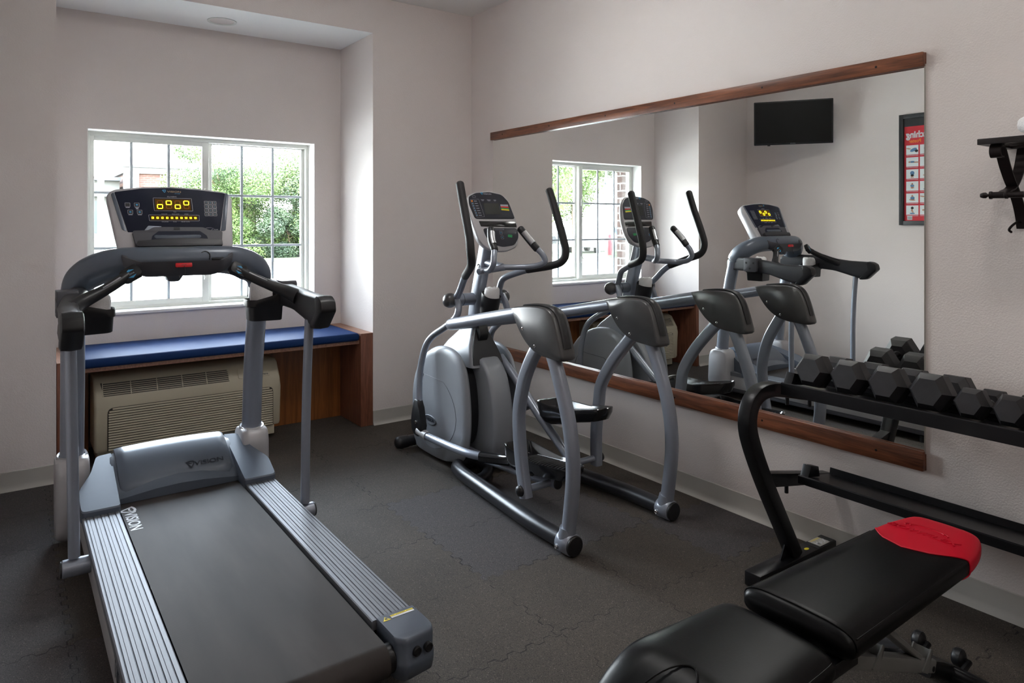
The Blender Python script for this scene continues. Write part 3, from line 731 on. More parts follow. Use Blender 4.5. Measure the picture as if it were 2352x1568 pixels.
# boots and uprights
for sg in (-1, 1):
    X = .623 + sg*.387
    o1 = [(3.575, .06), (3.575, .33), (3.59, .372), (3.62, .386), (3.70, .388), (3.745, .372), (3.765, .32), (3.775, .12), (3.74, .03), (3.62, .02)]
    b_ = MB(); rr_ = []
    for u_, sc_ in ((-.062, .86), (-.055, .96), (-.03, 1.0), (.02, 1.0), (.05, .96), (.064, .84)):
        cy, cz = 3.67, .21; rr_.append([(X+u_*sg, cy+(y-cy)*sc_, cz+(z-cz)*(sc_*.4+.6)) for y, z in rounded(o1, .03, 3)])
    b_.loft(rr_); bo = b_.build('upright_boot', M['silver_lt'], tm, angle=.9)
    MB().lathe((X, 3.662, .378), (0, -.21, 1), [(.058, -.02), (.061, .004), (.057, .014), (.050, .010), (.050, -.02)], 28).build('collar', M['silver_lt'], bo)
    sc_m = MB()
    for yy, zq in ((3.60, .30), (3.73, .30), (3.63, .10)): sc_m.lathe((X+sg*.062, yy, zq), (sg, 0, 0), [(.010, -.004), (.010, .001), (.007, .002), (.006, -.001), (.001, -.001)], 12)
    sc_m.build('screw_cap', M['bk_pl'], bo)
    up = spline([(X, 3.668, .34), (X, 3.66, .45), (X, 3.63, .70), (X+sg*.002, 3.59, .92), (X+sg*.004, 3.545, 1.11)], 6)
    uo = MB().tube(up, .0465, 24).build('upright', M['silver'], tm)
    MB().lathe((X+sg*.043, 3.55, 1.10), (sg, 0, 0), [(.008, -.002), (.008, .004), (.005, .006)], 10).build('bolt', M['bk_pl'], uo)
# arched bridge across the top, one continuous shell
half = [(.389, 3.545, 1.108), (.381, 3.53, 1.140), (.362, 3.508, 1.172), (.330, 3.483, 1.200), (.288, 3.458, 1.222), (.235, 3.436, 1.238), (.15, 3.418, 1.246), (.0, 3.41, 1.247)]
arch = [(.623-x, y, z) for x, y, z in half] + [(.623+x, y, z) for x, y, z in half[-2::-1]]
rr_ = [.048, .053, .060, .064, .064, .062, .058, .057]; rr_ = rr_ + rr_[-2::-1]
ap = spline(arch, 5); ar = [rr_[min(len(rr_)-1, i//5)] + (rr_[min(len(rr_)-1, i//5+1)]-rr_[min(len(rr_)-1, i//5)])*(i % 5)/5 for i in range(len(ap))]
MB().tube(ap, ar, 24, up=(0, -1, .35), ab=(1.25, 1.0), ex=2.5).build('bridge', M['slate'], tm)
# handlebars
for sg in (-1, 1):
    X = .636 + sg*.452
    hb = empty_part = None
    out = [(3.60, 1.128), (3.50, 1.145), (3.36, 1.142), (3.24, 1.128), (3.05, 1.106), (2.87, 1.102), (2.828, 1.085), (2.822, 1.045), (2.905, .975), (2.945, .966), (3.02, .985), (3.16, 1.022), (3.32, 1.036), (3.60, 1.038)]
    o_ = rounded(out, .025, 4); rg = []
    for u_, sc_ in ((-.034, .72), (-.030, .90), (-.018, 1.0), (.018, 1.0), (.030, .90), (.034, .72)):
        ring = []
        for y, z in o_:
            zc_ = 1.06; ring.append((X + u_*sg - sg*max(0, y-3.10)*.17, y, zc_ + (z-zc_)*sc_))
        rg.append(ring)
    hbo = MB().loft(rg).build('handlebar', M['dk_pl'], tm, angle=.9)
    ce = [(2.888, 1.108), (2.852, 1.106), (2.818, 1.088), (2.808, 1.045), (2.895, .962), (2.955, .956), (2.935, .985), (2.872, 1.04)]
    rg = []
    for u_, sc_ in ((-.036, .8), (-.031, .95), (0, 1.0), (.031, .95), (.036, .8)):
        rg.append([(X+u_*sg, 2.88+(y-2.88)*sc_, 1.04+(z-1.04)*sc_) for y, z in rounded(ce, .012, 3)])
    MB().loft(rg).build('end_plug', M['bk_pl'], hbo, angle=.9)
    # clamp block on the outer side with its emblem
    bk = MB(); bk.prism(FX(), rect(3.275, 3.39, 1.038, 1.142, .01), X-sg*.05, X+sg*.024, .004); bko = bk.build('clamp_block', M['grey_pl'], hbo)
    em = MB()
    for yy, zq in ((3.30, 1.105), (3.365, 1.105), (3.333, 1.062)): em.lathe((X+sg*.024, yy, zq), (sg, 0, 0), [(.008, -.001), (.008, .001), (.001, .001)], 12)
    em.build('socket', M['bk_pl'], bko)
    TG = .630
    # grip arm rising inwards with a sensor pad at its tip
    gp = spline([(TG+sg*.435, 3.12, 1.08), (TG+sg*.395, 3.17, 1.105), (TG+sg*.32, 3.215, 1.140), (TG+sg*.262, 3.25, 1.172), (TG+sg*.218, 3.28, 1.200)], 5)
    gr_ = [.034, .027, .022, .021, .021]; gr_ = [gr_[min(4, i//5)] + (gr_[min(4, i//5+1)]-gr_[min(4, i//5)])*(i % 5)/5 for i in range(len(gp))]
    gro = MB().tube(gp, gr_, 16, ex=2.3).build('grip_arm', M['bk_pl'], tm)
    tipF = Fr((TG+sg*.212, 3.268, 1.200), (.86, .05*sg, -.50*sg), (.42*sg, .50, .75)); tipF = Fr(tipF.o, tipF.u, (tipF.v - tipF.u*tipF.v.dot(tipF.u))); 
    MB().prism(tipF, rounded([(-.036, -.026), (.036, -.026), (.040, .0), (.034, .030), (-.034, .030), (-.040, .0)], .008), -.014, .014, .005).build('switch_pod', M['bk_pl'], gro)
    a_ = MB(); a_.prism(tipF, [(-.018, .008), (.018, .008), (.0, .018)], .014, .0155); a_.prism(tipF, [(-.016, -.014), (.0, -.023), (.016, -.014)], .014, .0155); a_.build('arrow', M['printblue'], gro)
    text_mb('speed' if sg > 0 else 'incline', Fr(tipF(0, -.003, .0148), tipF.u, tipF.v), .0105, .0004).build('lettering', M['print'], gro)
    mp_ = [gp[i] + Vector((-sg*.006, -.004, .0175)) for i in range(7, 16)]
    MB().tube(mp_, .010, 8, ab=(.5, 1)).build('sensor_plate', M['brushed'], gro)
    # cup holder on the inner side
    cxp = TC - .008 + sg*.350; fr = Fr((cxp, 3.34, 0), (sg, 0, 0), (0, 1, 0), (0, 0, 1))
    pl = rounded([(-.085, -.055), (.068, -.075), (.072, .075), (-.085, .055)], [.035, .012, .012, .035], 5)
    def rim(a): return 1.060 + max(0, a)*.50
    rg = []
    for sc_, zf in ((.84, lambda a: .962), (.90, lambda a: .966), (.94, lambda a: 1.024), (1.03, lambda a: 1.030), (1.02, lambda a: rim(a)-.004), (1.0, lambda a: rim(a)), (.93, lambda a: rim(a)-.004), (.88, lambda a: 1.03), (.82, lambda a: .985)):
        rg.append([fr(a*sc_, b*sc_, zf(a)) for a, b in pl])
    MB().loft(rg).build('cup_holder', M['bk_pl'], tm, angle=.8)
    # slim support bar and its boss on the deck
    bx = .628 + sg*.44
    MB().tube(spline([(bx, 2.99, .995), (bx-sg*.004, 3.005, .75), (bx-sg*.008, 3.01, .5), (bx-sg*.012, 3.008, .195)], 5), .0195, 16).build('support_bar', M['silver'], tm)
    bs = MB().cyl((bx-sg*.065, 3.01, .158), (bx+sg*.026, 3.01, .158), .032).build('bar_boss', M['silver'], tm)
    MB().cyl((bx+sg*.025, 3.01, .158), (bx+sg*.032, 3.01, .158), .029).build('boss_plug', M['bk_pl'], bs)
# console
CF = Fr((.627, 3.445, 1.305), (1, 0, 0), (0, .46135, .88722))   # n points towards the runner
outl = rounded([(-.236, -.02), (.236, -.02), (.262, .255), (.244, .286), (.12, .304), (0, .311), (-.12, .306), (-.246, .288), (-.272, .255)], [.02, .02, .03, .02, .0, .0, .0, .02, .03], 5)
co_ = MB(); rg = []
for sc_, c in ((.80, -.085), (.93, -.07), (.99, -.03), (1.0, -.004), (.985, .004), (.97, .006)):
    rg.append([CF(a*sc_, .14+(b-.14)*sc_, c) for a, b in outl])
co_.loft(rg); cons = co_.build('console_housing', M['silver_lt'], tm, angle=.8)
face = rounded([(-.196, .072), (.186, .072), (.231, .278), (.11, .293), (-.01, .300), (-.13, .293), (-.238, .272)], [.004]*7)
fc = MB().prism(CF, face, .004, .0085, .001).build('faceplate', M['navy'], cons)
MB().prism(CF, rounded([(.19, .075), (.212, .078), (.247, .272), (.233, .281)], .006), .004, .0078, .001).build('side_inlay', M['slate'], cons)
MB().prism(CF, rounded([(-.20, .075), (-.218, .085), (-.252, .262), (-.24, .272)], .006), .004, .0078, .001).build('side_inlay', M['slate'], cons)
E = .0088
def outline(mb, poly, w, c0=E, c1=E+.0005, fr=None):
    fr = fr or CF; n = len(poly); ca = sum(p[0] for p in poly)/n; cb = sum(p[1] for p in poly)/n
    vs, fs = [], []
    for i, (a, b) in enumerate(poly):
        d = Vector((a-ca, b-cb)); L_ = d.length; k = (L_-w)/L_ if L_ > w else .5
        p0, p1 = Vector(poly[i-1]), Vector(poly[(i+1) % n]); t = (p1-p0).normalized(); nn = Vector((-t.y, t.x))
        if nn.dot(d) > 0: nn = -nn
        q = Vector((a, b)) + nn*w
        vs += [fr(a, b, c1), fr(q.x, q.y, c1)]
    for i in range(n): j = (i+1) % n; fs.append((2*i, 2*j, 2*j+1, 2*i+1))
    mb.add(vs, fs)
dsp = MB(); dsp.prism(CF, rect(-.079, .071, .183, .240), E, E+.0006); dso = dsp.build('time_display', M['amber'], fc)
o_ = MB(); outline(o_, rounded([(-.085, .178), (.078, .178), (.078, .246), (-.086, .246)], .004), .0016)
outline(o_, rounded([(-.108, .1265), (.101, .1265), (.103, .158), (-.110, .158)], .003), .0014)
dsp2 = MB().prism(CF, rect(-.102, .095, .131, .154), E, E+.0006).build('status_display', M['amber'], fc)
on, off = MB(), MB()
def segd(cx, cy, w, h, t, lit, sl=.0):
    H = h/2
    S = {'a': (0, H, 1), 'g': (0, 0, 1), 'd': (0, -H, 1), 'f': (-w/2, H/2, 0), 'b': (w/2, H/2, 0), 'e': (-w/2, -H/2, 0), 'c': (w/2, -H/2, 0)}
    for k, (x, y, hz) in S.items():
        mb = on if k in lit else off
        l = (w/2 - t*.35) if hz else (H/2 - t*.35)
        pts = [(x-l, y-t/2), (x+l, y-t/2), (x+l, y+t/2), (x-l, y+t/2)] if hz else [(x-t/2, y-l), (x+t/2, y-l), (x+t/2, y+l), (x-t/2, y+l)]
        mb.prism(CF, [(cx+a+b*sl, cy+b) for a, b in pts], E+.0006, E+.0011)
for cx, lit in ((-.059, 'gcde'), (-.022, 'abfg'), (.015, 'gcde'), (.052, 'abfg')): segd(cx, .211, .021, .040, .0036, lit, .03)
for k in range(10):
    cx = -.0935 + k*.0198
    for a in ((-.0045, .0045, .0027, .0045), (-.0045, .0045, -.0045, -.0027), (-.0045, -.0023, -.0027, .0027), (.0023, .0045, -.0027, .0027)): on.prism(CF, rect(cx+a[0], cx+a[1], .1425+a[2], .1425+a[3]), E+.0006, E+.0011)
on.build('lit_segments', M['seg_on'], dso); off.build('unlit_segments', M['seg_off'], dso)
kb, kk, kq = MB(), MB(), MB(); bl_ = MB()
for r_ in range(4):
    for c_ in range(3):
        cx, cy = .138+c_*.0185+(.0012*(3-r_)) - .002, .224-r_*.0205
        outline(o_, rect(cx-.0088, cx+.0088, cy-.0092, cy+.0092, .003), .0012); kb.prism(CF, rect(cx-.0072, cx+.0072, cy-.0076, cy+.0076, .002), E, E+.0006)
        lab = ['7', '8', '9', '4', '5', '6', '1', '2', '3', 'c', '0', 'e'][r_*3+c_]
        q = text_mb(lab, Fr(CF(cx, cy, E+.0008), CF.u, CF.v), .008, .0001); bl_.add(q.v, q.f)
for cx, cy in ((-.190, .208), (-.153, .208), (-.181, .1715), (-.144, .1715)):
    outline(o_, rect(cx-.0105, cx+.0105, cy-.0105, cy+.0105, .003), .0013); kq.prism(CF, rect(cx-.009, cx+.009, cy-.009, cy+.009, .002), E, E+.0006)
    if (cx, cy) != (-.190, .208): bl_.prism(CF, ell(cx, cy, .005, .004, 10), E+.0006, E+.0009)
    kk.prism(CF, rect(cx-.008, cx+.008, cy-.0155, cy-.0125, .001), E, E+.0005)
    if cx > -.16 and cy > .2: kk.prism(CF, rect(cx-.005, cx+.005, cy-.022, cy-.0175, .001), E, E+.0005)
for q in (text_mb('CLASSIC', Fr(CF(-.006, .253, E), CF.u, CF.v), .0085, .0004, stretch=1.3), text_mb('TIME', Fr(CF(0, .1735, E), CF.u, CF.v), .0045, .0003, stretch=1.3),
          text_mb('INCLINE           DISTANCE            SPEED', Fr(CF(0, .1625, E), CF.u, CF.v), .0048, .0003, stretch=1.35), text_mb('CALORIES           PACE           HEART RATE', Fr(CF(0, .1225, E), CF.u, CF.v), .0048, .0003, stretch=1.3),
          text_mb('Fitness', Fr(CF(.168, .0825, E), CF.u, CF.v), .007, .0003, shear=.3)):
    kk.add(q.v, q.f)
kk.tube([CF(.125, .090, E), CF(.145, .093, E), CF(.158, .089, E), CF(.148, .079, E)], .0008, 5)
kb.build('keypad', M['bk_pl'], fc); kq.build('quick_keys', M['bk_pl'], fc); o_.build('key_outlines', M['print'], fc); bl_.build('key_symbols', M['printblue'], fc); kk.build('captions', M['print'], fc)
text_mb('VISION', Fr(CF(.006, .2795, E), CF.u, CF.v), .0125, .0004, stretch=1.5).build('lettering', M['printgold'], fc)
lg = MB(); vmark(Fr(CF(-.0365, .283, E), CF.u, CF.v), .014, lg); lg.build('emblem', M['printblue'], fc)
text_mb('FITNESS', Fr(CF(.019, .270, E), CF.u, CF.v), .0045, .0003, stretch=1.5).build('lettering', M['printblue'], fc)
# reading rack below the faceplate
rk = rounded([(-.168, -.018), (.181, -.018), (.193, .062), (.186, .071), (.135, .073), (.112, .088), (-.095, .090), (-.118, .074), (-.176, .072), (-.180, .064)], [.003, .003, .004, .004, .01, .01, .01, .01, .004, .004])
rko = MB().prism(CF, rk, .004, .022, .003).build('reading_rack', M['grey_pl'], cons)
MB().prism(CF, rounded([(-.110, .022), (.127, .022), (.122, .045), (.095, .068), (-.078, .068), (-.104, .045)], .004), .022, .0226).build('rack_recess', M['navy'], rko)
lip = MB(); lp = [(-.168, -.016), (.181, -.016), (.181, .012), (.06, .021), (-.05, .020), (-.168, .010)]
lip.prism(CF, rounded(lp, .003), .022, .046, .005); lip.build('rack_lip', M['dk_pl'], rko)
MB().prism(CF, rect(-.014, .011, .074, .087, .002), .022, .024).build('clip', M['bk_pl'], rko)
MB().prism(CF, rounded([(-.134, .075), (-.10, .075), (-.06, .098), (-.115, .101)], .003), .0085, .012, .001).build('rack_wing', M['silver'], cons)
# accessory tray with the safety key
tf_ = Fr((TC-.020, 3.345, 1.262), (1, 0, 0), (0, .92, .40))
to = rounded([(-.225, .06), (-.225, .0), (-.165, -.055), (.165, -.055), (.225, .0), (.225, .06)], .02, 4); rg = []
for sc_, c in ((.82, -.068), (.94, -.058), (1.0, -.03), (1.0, .004), (.985, .008), (.91, .004), (.88, -.018), (.84, -.022)):
    rg.append([tf_(a*sc_, b*sc_, c) for a, b in to])
tro = MB().loft(rg).build('accessory_tray', M['grey_pl'], tm, angle=.7)
kf = Fr(tf_(.0, -.0575, -.010), (1, 0, 0), (0, .25, .97))
MB().prism(kf, rect(-.028, .038, -.009, .009, .003), -.002, .006, .002).build('stop_key', M['red'], tro)
text_mb('STOP', Fr(kf(.005, 0, .0063), kf.u, kf.v), .008, .0002).build('lettering', M['printdark'], tro)
MB().tube(spline([kf(.006, -.004, .007), kf(.008, -.03, .01), kf(.004, -.06, .008), kf(-.006, -.072, .004), kf(-.012, -.06, .0), kf(-.014, -.045, -.004)], 6), .0014, 6).build('tether_cord', M['bk_pl'], tro)
MB().tube(spline([tf_(.075, .0, -.01), tf_(.085, .01, .012), tf_(.105, .015, .02), tf_(.122, .005, .01), tf_(.12, -.015, -.008)], 6), .0018, 6).build('cable', M['bk_pl'], tro)
bt2 = MB()
for k, a in enumerate((-.05, -.02, .0, .03)): bt2.prism(tf_, rect(a, a+.018, .012, .03, .003), -.024, -.018)
bt2.build('tray_buttons', M['green'], tro)
MB().prism(tf_, rect(.13, .18, -.02, .03, .004), -.024, -.004, .002).build('clip_box', M['bk_pl'], tro)
# small housing under the bridge
uh = MB(); uh.prism(FY(), rounded([(TC-.075, 1.185), (TC+.0, 1.185), (TC-.02, 1.155), (TC-.06, 1.155)], .008), 3.37, 3.45, .006); uh.build('sensor_box', M['slate'], tm)
neck = MB(); neck.box(TC-.11, TC+.09, 3.44, 3.50, 1.27, 1.36, .01); neck.build('console_neck', M['slate'], tm)
bt.build('lettering', M['printwhite'], blo, smooth=False)
lt.build('lettering', M['printdark'], pn, smooth=False)

# hand towels in the two cup holders
def towel(name, loc, rad, hgt, seed, label, lean=(0, 0), group=None, open_top=False):
    rnd = random.Random(seed); mb = MB(); rg = []; n = 28
    prof = [(0, .72), (.05, .9), (.2, 1.0), (.5, 1.02), (.8, 1.0), (.93, .95), (1.0, .82), (1.03, .62), (.99, .42), (.93, .28), (.90, .12)]
    for i, (h, k) in enumerate(prof):
        ring = []
        for j in range(n):
            a = 2*PI*j/n; w = 1 + .07*noise.noise(Vector((math.cos(a)*1.6, math.sin(a)*1.6, h*2.2+seed))) + .03*math.sin(a*3+seed)
            hz = h*hgt + (.012*noise.noise(Vector((math.cos(a)*1.3+seed, math.sin(a)*1.3, 5))) if h > .6 else 0)
            ring.append((loc[0]+math.cos(a)*rad*k*w+lean[0]*h, loc[1]+math.sin(a)*rad*k*w*.86+lean[1]*h, loc[2]+hz))
        rg.append(ring)
    mb.loft(rg)
    sp_ = []
    for i in range(46):   # the rolled edge seen as a spiral on top
        a = i*.36+seed; r_ = rad*.8*(1-i/52); sp_.append((loc[0]+math.cos(a)*r_+lean[0], loc[1]+math.sin(a)*r_*.86+lean[1], loc[2]+hgt*(.985+.02*math.sin(i*.8))))
    mb.tube(sp_, rad*.11, 6)
    o = mb.build(name, M['towel'], None, angle=2)
    return tag(o, label, 'towel', 'rolled white hand towels in the holders')
towel('hand_towel', (TC-.350, 3.335, .992), .054, .128, 1, 'rolled white hand towel in the left cup holder of the treadmill', (.012, 0))
towel('hand_towel', (TC+.330, 3.335, .992), .050, .150, 5, 'rolled white hand towel in the right cup holder of the treadmill', (-.004, 0))
# ------------------------------------------------------------------ elliptical trainer
EC = 2.255
el = empty('elliptical_trainer', (EC, 3.1, 0), 'silver elliptical cross trainer with tall moving handles, facing the window in front of the mirror', 'elliptical trainer')
# base: rear runners bending in under the housing, front stabiliser
bp_ = []
for sg in (-1, 1):
    X = EC + sg*.308
    pts = fillet([(X, 2.30, .047), (X, 2.55, .047), (EC+sg*.235, 3.27, .047), (EC+sg*.20, 3.40, .047), (EC+sg*.02, 3.42, .047)], [0, .2, .12, .09, 0], 6)
    bn = MB().tube(pts, .038, 20).build('base_runner', M['tubeblack'], el)
    MB().tube(spline([(EC+sg*.215, 3.14, .043), (EC+sg*.15, 3.17, .043), (EC+sg*.08, 3.25, .043), (EC+sg*.06, 3.36, .043)], 5), .030, 16).build('cross_brace', M['tubeblack'], el)
    ft = MB(); ft.cyl((X, 2.335, .047), (X, 2.255, .047), .047, 24, .006); ft.tube([(X, 2.30, .05), (X, 2.293, .115)], [.045, .034], 20); fto = ft.build('leg_clamp', M['silver'], el, angle=.8)
    MB().cyl((X, 2.257, .047), (X, 2.243, .047), .043, 24, .004).build('end_cap', M['bk_pl'], fto)
    MB().lathe((X-.047, 2.315, .035), (-1, 0, 0), [(.010, -.004), (.010, .004), (.007, .006), (.004, .004), (.001, .004)], 12).build('bolt', M['chrome'], fto)
    MB().cyl((X, 2.285, .0), (X, 2.285, .010), .022, 16).build('levelling_foot', M['bk_pl'], fto)
    # rear post curving up into the shroud
    leg = spline([(X, 2.293, .07), (X, 2.262, .30), (X, 2.264, .44), (X, 2.288, .565), (X, 2.330, .685), (X, 2.385, .81), (X, 2.44, .90)], 5)
    MB().tube(leg, .030, 20, ab=(1.08, .95), up=(0, 1, 0), ex=2.3).build('rear_leg', M['silver'], el)
    # shroud
    o_ = [(2.672, 1.017), (2.60, 1.030), (2.52, 1.038), (2.44, 1.040), (2.385, 1.028), (2.352, .995), (2.325, .93), (2.306, .87), (2.296, .826), (2.33, .817), (2.385, .820), (2.44, .824), (2.50, .838), (2.555, .868), (2.60, .908), (2.64, .96)]
    P = [(v.x, v.y) for v in spline([(a, b, 0) for a, b in o_] + [(o_[0][0], o_[0][1], 0)], 3)][:-1]
    rg = []
    for u_, k in ((-.034, .93), (-.030, .975), (-.016, 1.0), (.030, 1.0), (.046, .975), (.052, .93)):
        cy, cz = 2.46, .94; rg.append([(X+sg*(-u_)*-1*-1 if False else X+u_*(1 if sg < 0 else -1)*1, cy+(y-cy)*k, cz+(z-cz)*k) for y, z in P])
    sh = MB().loft(rg).build('shroud', M['cover'], el, angle=.9)
    # raised lid along the top of the shroud
    lid_ = [(2.60, 1.030), (2.52, 1.040), (2.44, 1.042), (2.385, 1.030), (2.350, .995), (2.323, .93), (2.305, .87)]
    lp_ = spline([(X+.008*(1 if sg < 0 else -1), y-.001, z+.002) for y, z in lid_], 4)
    MB().tube(lp_, .006, 10, ab=(.9, 3.6), up=(0, -.5, .85)).build('shroud_lid', M['bk_pl'], sh)
    s2 = MB()
    side_x = X-.034 if sg < 0 else X+.034
    for y, z in ((2.575, .93), (2.485, .862)):
        for sd in (-1, 1): s2.lathe((X + (.034 if sd*sg > 0 else .0)*sd*0 + sd*.0335 if sd*sg > 0 else X+sd*.0525, y, z), (sd, 0, 0), [(.007, -.004), (.007, .001), (.005, .0015), (.004, -.001), (.001, -.001)], 10)
    s2.build('screw', M['chrome'], sh)
    # swinging link hanging from the shroud to the pedal arm
    lk = spline([(X+sg*-.004, 2.50, .86), (X, 2.545, .795), (X, 2.603, .69), (X, 2.640, .562), (X, 2.645, .46), (X, 2.626, .30), (X, 2.590, .145)], 5)
    if sg > 0: lk = spline([(X, 2.50, .86), (X, 2.56, .80), (X, 2.66, .69), (X, 2.745, .56), (X, 2.765, .46), (X, 2.785, .30), (X, 2.785, .12)], 5)
    lko = MB().tube(lk, .026, 16, ab=(1.12, .92), up=(0, 1, 0), ex=4.5).build('swing_link', M['silver'], el)
    yb, zb = (2.603, .178) if sg < 0 else (2.785, .158)
    MB().lathe((X+sg*.022, yb, zb), (sg, 0, 0), [(.026, -.002), (.026, .006), (.022, .016), (.012, .022), (.001, .024)], 20).build('pivot_cap', M['bk_pl'], lko)
    xi = EC+sg*.135
    MB().cyl((X-sg*.02, yb, zb), (xi, yb, zb), .0165, 18).build('pivot_pin', M['silver'], el)
# overhead U rail joining both shrouds to the mast
us = [(EC-.305, 2.60, 1.000), (EC-.305, 3.10, .900), (EC-.285, 3.33, .855), (EC-.16, 3.44, .835), (EC, 3.455, .832)]
ul = fillet(us + [(2*EC-x, y, z) for x, y, z in us[-2::-1]], [0, .3, .15, .12, .05, .12, .15, .3, 0], 6)
MB().tube(ul, .0315, 22).build('overhead_rail', M['silver'], el)
fs_ = MB().cyl((EC-.245, 3.952, .048), (EC+.245, 3.952, .048), .034, 24).build('front_stabiliser', M['tubeblack'], el)
for sg in (-1, 1):
    MB().lathe((EC+sg*.245, 3.952, .048), (sg, 0, 0), [(.037, -.03), (.0385, -.005), (.0385, .028), (.035, .042), (.022, .052), (.001, .054)], 24).build('roller_cap', M['bk_pl'], fs_)
    MB().cyl((EC+sg*.26, 3.952, 0), (EC+sg*.26, 3.952, .014), .018).build('levelling_foot', M['chrome'], fs_)
# housing: two outer discs and a central band between them, dark works in the gaps
disc = [(3.952, .10), (3.956, .20), (3.957, .31), (3.945, .41), (3.903, .51), (3.82, .60), (3.70, .665), (3.58, .692), (3.47, .686), (3.385, .645), (3.330, .565), (3.300, .43), (3.292, .31), (3.303, .20), (3.33, .12), (3.39, .06), (3.55, .028), (3.86, .028), (3.92, .05)]
DP = [(v.x, v.y) for v in spline([(a, b, 0) for a, b in disc] + [(disc[0][0], disc[0][1], 0)], 4)][:-1]
def dring(x, k, cy=3.615, cz=.35): return [(x, cy+(y-cy)*k, cz+(z-cz)*k if z > .04 or k > 1 else z+.004) for y, z in DP]
for sg in (-1, 1):
    X = EC + sg*.18
    rg = [dring(X-sg*.026, .95), dring(X-sg*.023, .985), dring(X-sg*.012, 1.0), dring(X-sg*.004, .985), dring(X+sg*.006, .945), dring(X+sg*.012, .86), dring(X+sg*.013, .72)]
    so_ = MB().loft(rg).build('side_housing', M['housing'], el, angle=.9)
    # recessed inner field with its seam
    cy, cz = 3.66, .30; e1 = []
    for k in range(40):
        a = 2*PI*k/40; e1.append((cy + .205*math.cos(a)*(1 if math.cos(a) > 0 else 1.25), cz + .225*math.sin(a)*(1+.15*math.cos(a))))
    MB().tube([(X+sg*.0135, y, z) for y, z in e1 if z < .50 and y > 3.40 or z < .5], .0012, 6, close=True).build('seam', M['grey_pl'], so_)
    MB().lathe((X+sg*.0125, 3.80, .49), (sg, 0, 0), [(.014, -.002), (.014, .0025), (.010, .003), (.009, .001), (.001, .001)], 18).build('hub_screw', M['grey_pl'], so_)
    bf_ = Fr((X+sg*.013, 3.70, .235), (0, sg, 0), (0, 0, 1), (sg, 0, 0))
    br = bf_ if True else None
    bd = MB(); rgs = []
    for k_, c_ in ((1, -.002), (1, .002), (.9, .0045), (.82, .0035)): rgs.append([bf_(a*k_, b*k_, c_) for a, b in ell(0, 0, .075, .028, 36)])
    bd.loft(rgs); bo = bd.build('badge', M['alu'], so_)
    q = text_mb('VISION', Fr(bf_(.008, 0, .0038), bf_.u, bf_.v), .026, .0005, stretch=1.05, bold=.0006); vmark(Fr(bf_(-.048, .004, .0036), bf_.u, bf_.v), .022, q); q.build('lettering', M['printdark'], bo)
# central band
band = [(3.93, .05), (3.93, .30), (3.90, .45), (3.82, .57), (3.70, .64), (3.58, .668), (3.47, .664), (3.37, .63), (3.285, .55), (3.235, .40), (3.222, .25), (3.235, .14), (3.28, .05)]
BP = [(v.x, v.y) for v in spline([(a, b, 0) for a, b in band], 4)]
bw = MB(); rg = []
for u_, k in ((-.068, .955), (-.062, .985), (-.04, 1.0), (.04, 1.0), (.062, .99), (.068, .965)): rg.append([(EC+.013+u_, 3.6+(y-3.6)*k, .33+(z-.33)*k) for y, z in BP])
bw.loft(rg); bw.build('centre_housing', M['housing'], el, angle=.9)
for sg in (-1, 1):
    g = MB(); g.loft([dring(EC+sg*.060, .74), dring(EC+sg*.150, .80)]); gi = g.build('inner_works', M['ptacdark'] if False else M['bk_pl'], el)
    MB().lathe((EC+sg*.10, 3.52, .30), (sg, 0, 0), [(.02, -.01), (.15, -.008), (.15, .012), (.02, .014)], 32).build('crank_disc', M['bk_steel'], el)
    MB().tube(spline([(EC+sg*.12, 3.42, .40), (EC+sg*.118, 3.385, .33), (EC+sg*.121, 3.40, .27), (EC+sg*.118, 3.43, .25)], 5), .0022, 6).build('wire', M['cove'], gi)
# cone between housing and mast
def bsec(z, hx, y0, y1, r): return [(EC+.004+a, b, z) for a, b in rounded([(-hx, y0), (hx, y0), (hx*.82, y1), (-hx*.82, y1)], r, 3)]
cb_ = MB(); cb_.loft([bsec(.585, .115, 3.37, 3.82, .03), bsec(.645, .108, 3.392, 3.77, .03), bsec(.70, .092, 3.418, 3.715, .028), bsec(.755, .068, 3.442, 3.645, .024), bsec(.80, .050, 3.458, 3.585, .02), bsec(.818, .044, 3.466, 3.565, .016)])
cbo = cb_.build('mast_boot', M['housing'], el, angle=.8)
rg = []
for z, hx, y in ((.60, .100, 3.372), (.645, .094, 3.389), (.70, .078, 3.415), (.755, .055, 3.439), (.80, .038, 3.455)): rg.append([(EC+.006-hx, y-.0035, z), (EC+.006+hx, y-.0035, z), (EC+.006+hx, y+.006, z), (EC+.006-hx, y+.006, z)])
MB().loft(rg).build('boot_inlay', M['dk_pl'], cbo, angle=.5)
# mast
ms = spline([(EC, 3.525, .72), (EC, 3.50, .90), (EC, 3.455, 1.06), (EC, 3.41, 1.20), (EC, 3.375, 1.32)], 6)
MB().tube(ms, .037, 20, up=(0, -1, .2), ab=(1.1, .85), ex=4).build('mast', M['silver'], el, angle=.9)
MB().lathe((EC-.031, 3.418, 1.165), (-1, 0, 0), [(.011, -.004), (.011, .003), (.008, .005), (.005, .003), (.001, .003)], 14).build('bolt', M['chrome'], el)
pv = MB().cyl((EC-.178, 3.485, .968), (EC+.178, 3.485, .968), .036, 26, .004).build('pivot_tube', M['silver'], el)
for sg in (-1, 1):
    MB().lathe((EC+sg*.176, 3.485, .968), (sg, 0, 0), [(.041, -.005), (.043, .004), (.042, .02), (.034, .038), (.018, .048), (.001, .05)], 26).build('pivot_cap', M['cover'], pv)
    MB().lathe((EC+sg*.105, 3.485, .968), (sg, 0, 0), [(.0375, -.001), (.0375, .001)], 26).build('collar_seam', M['grey_pl'], pv)
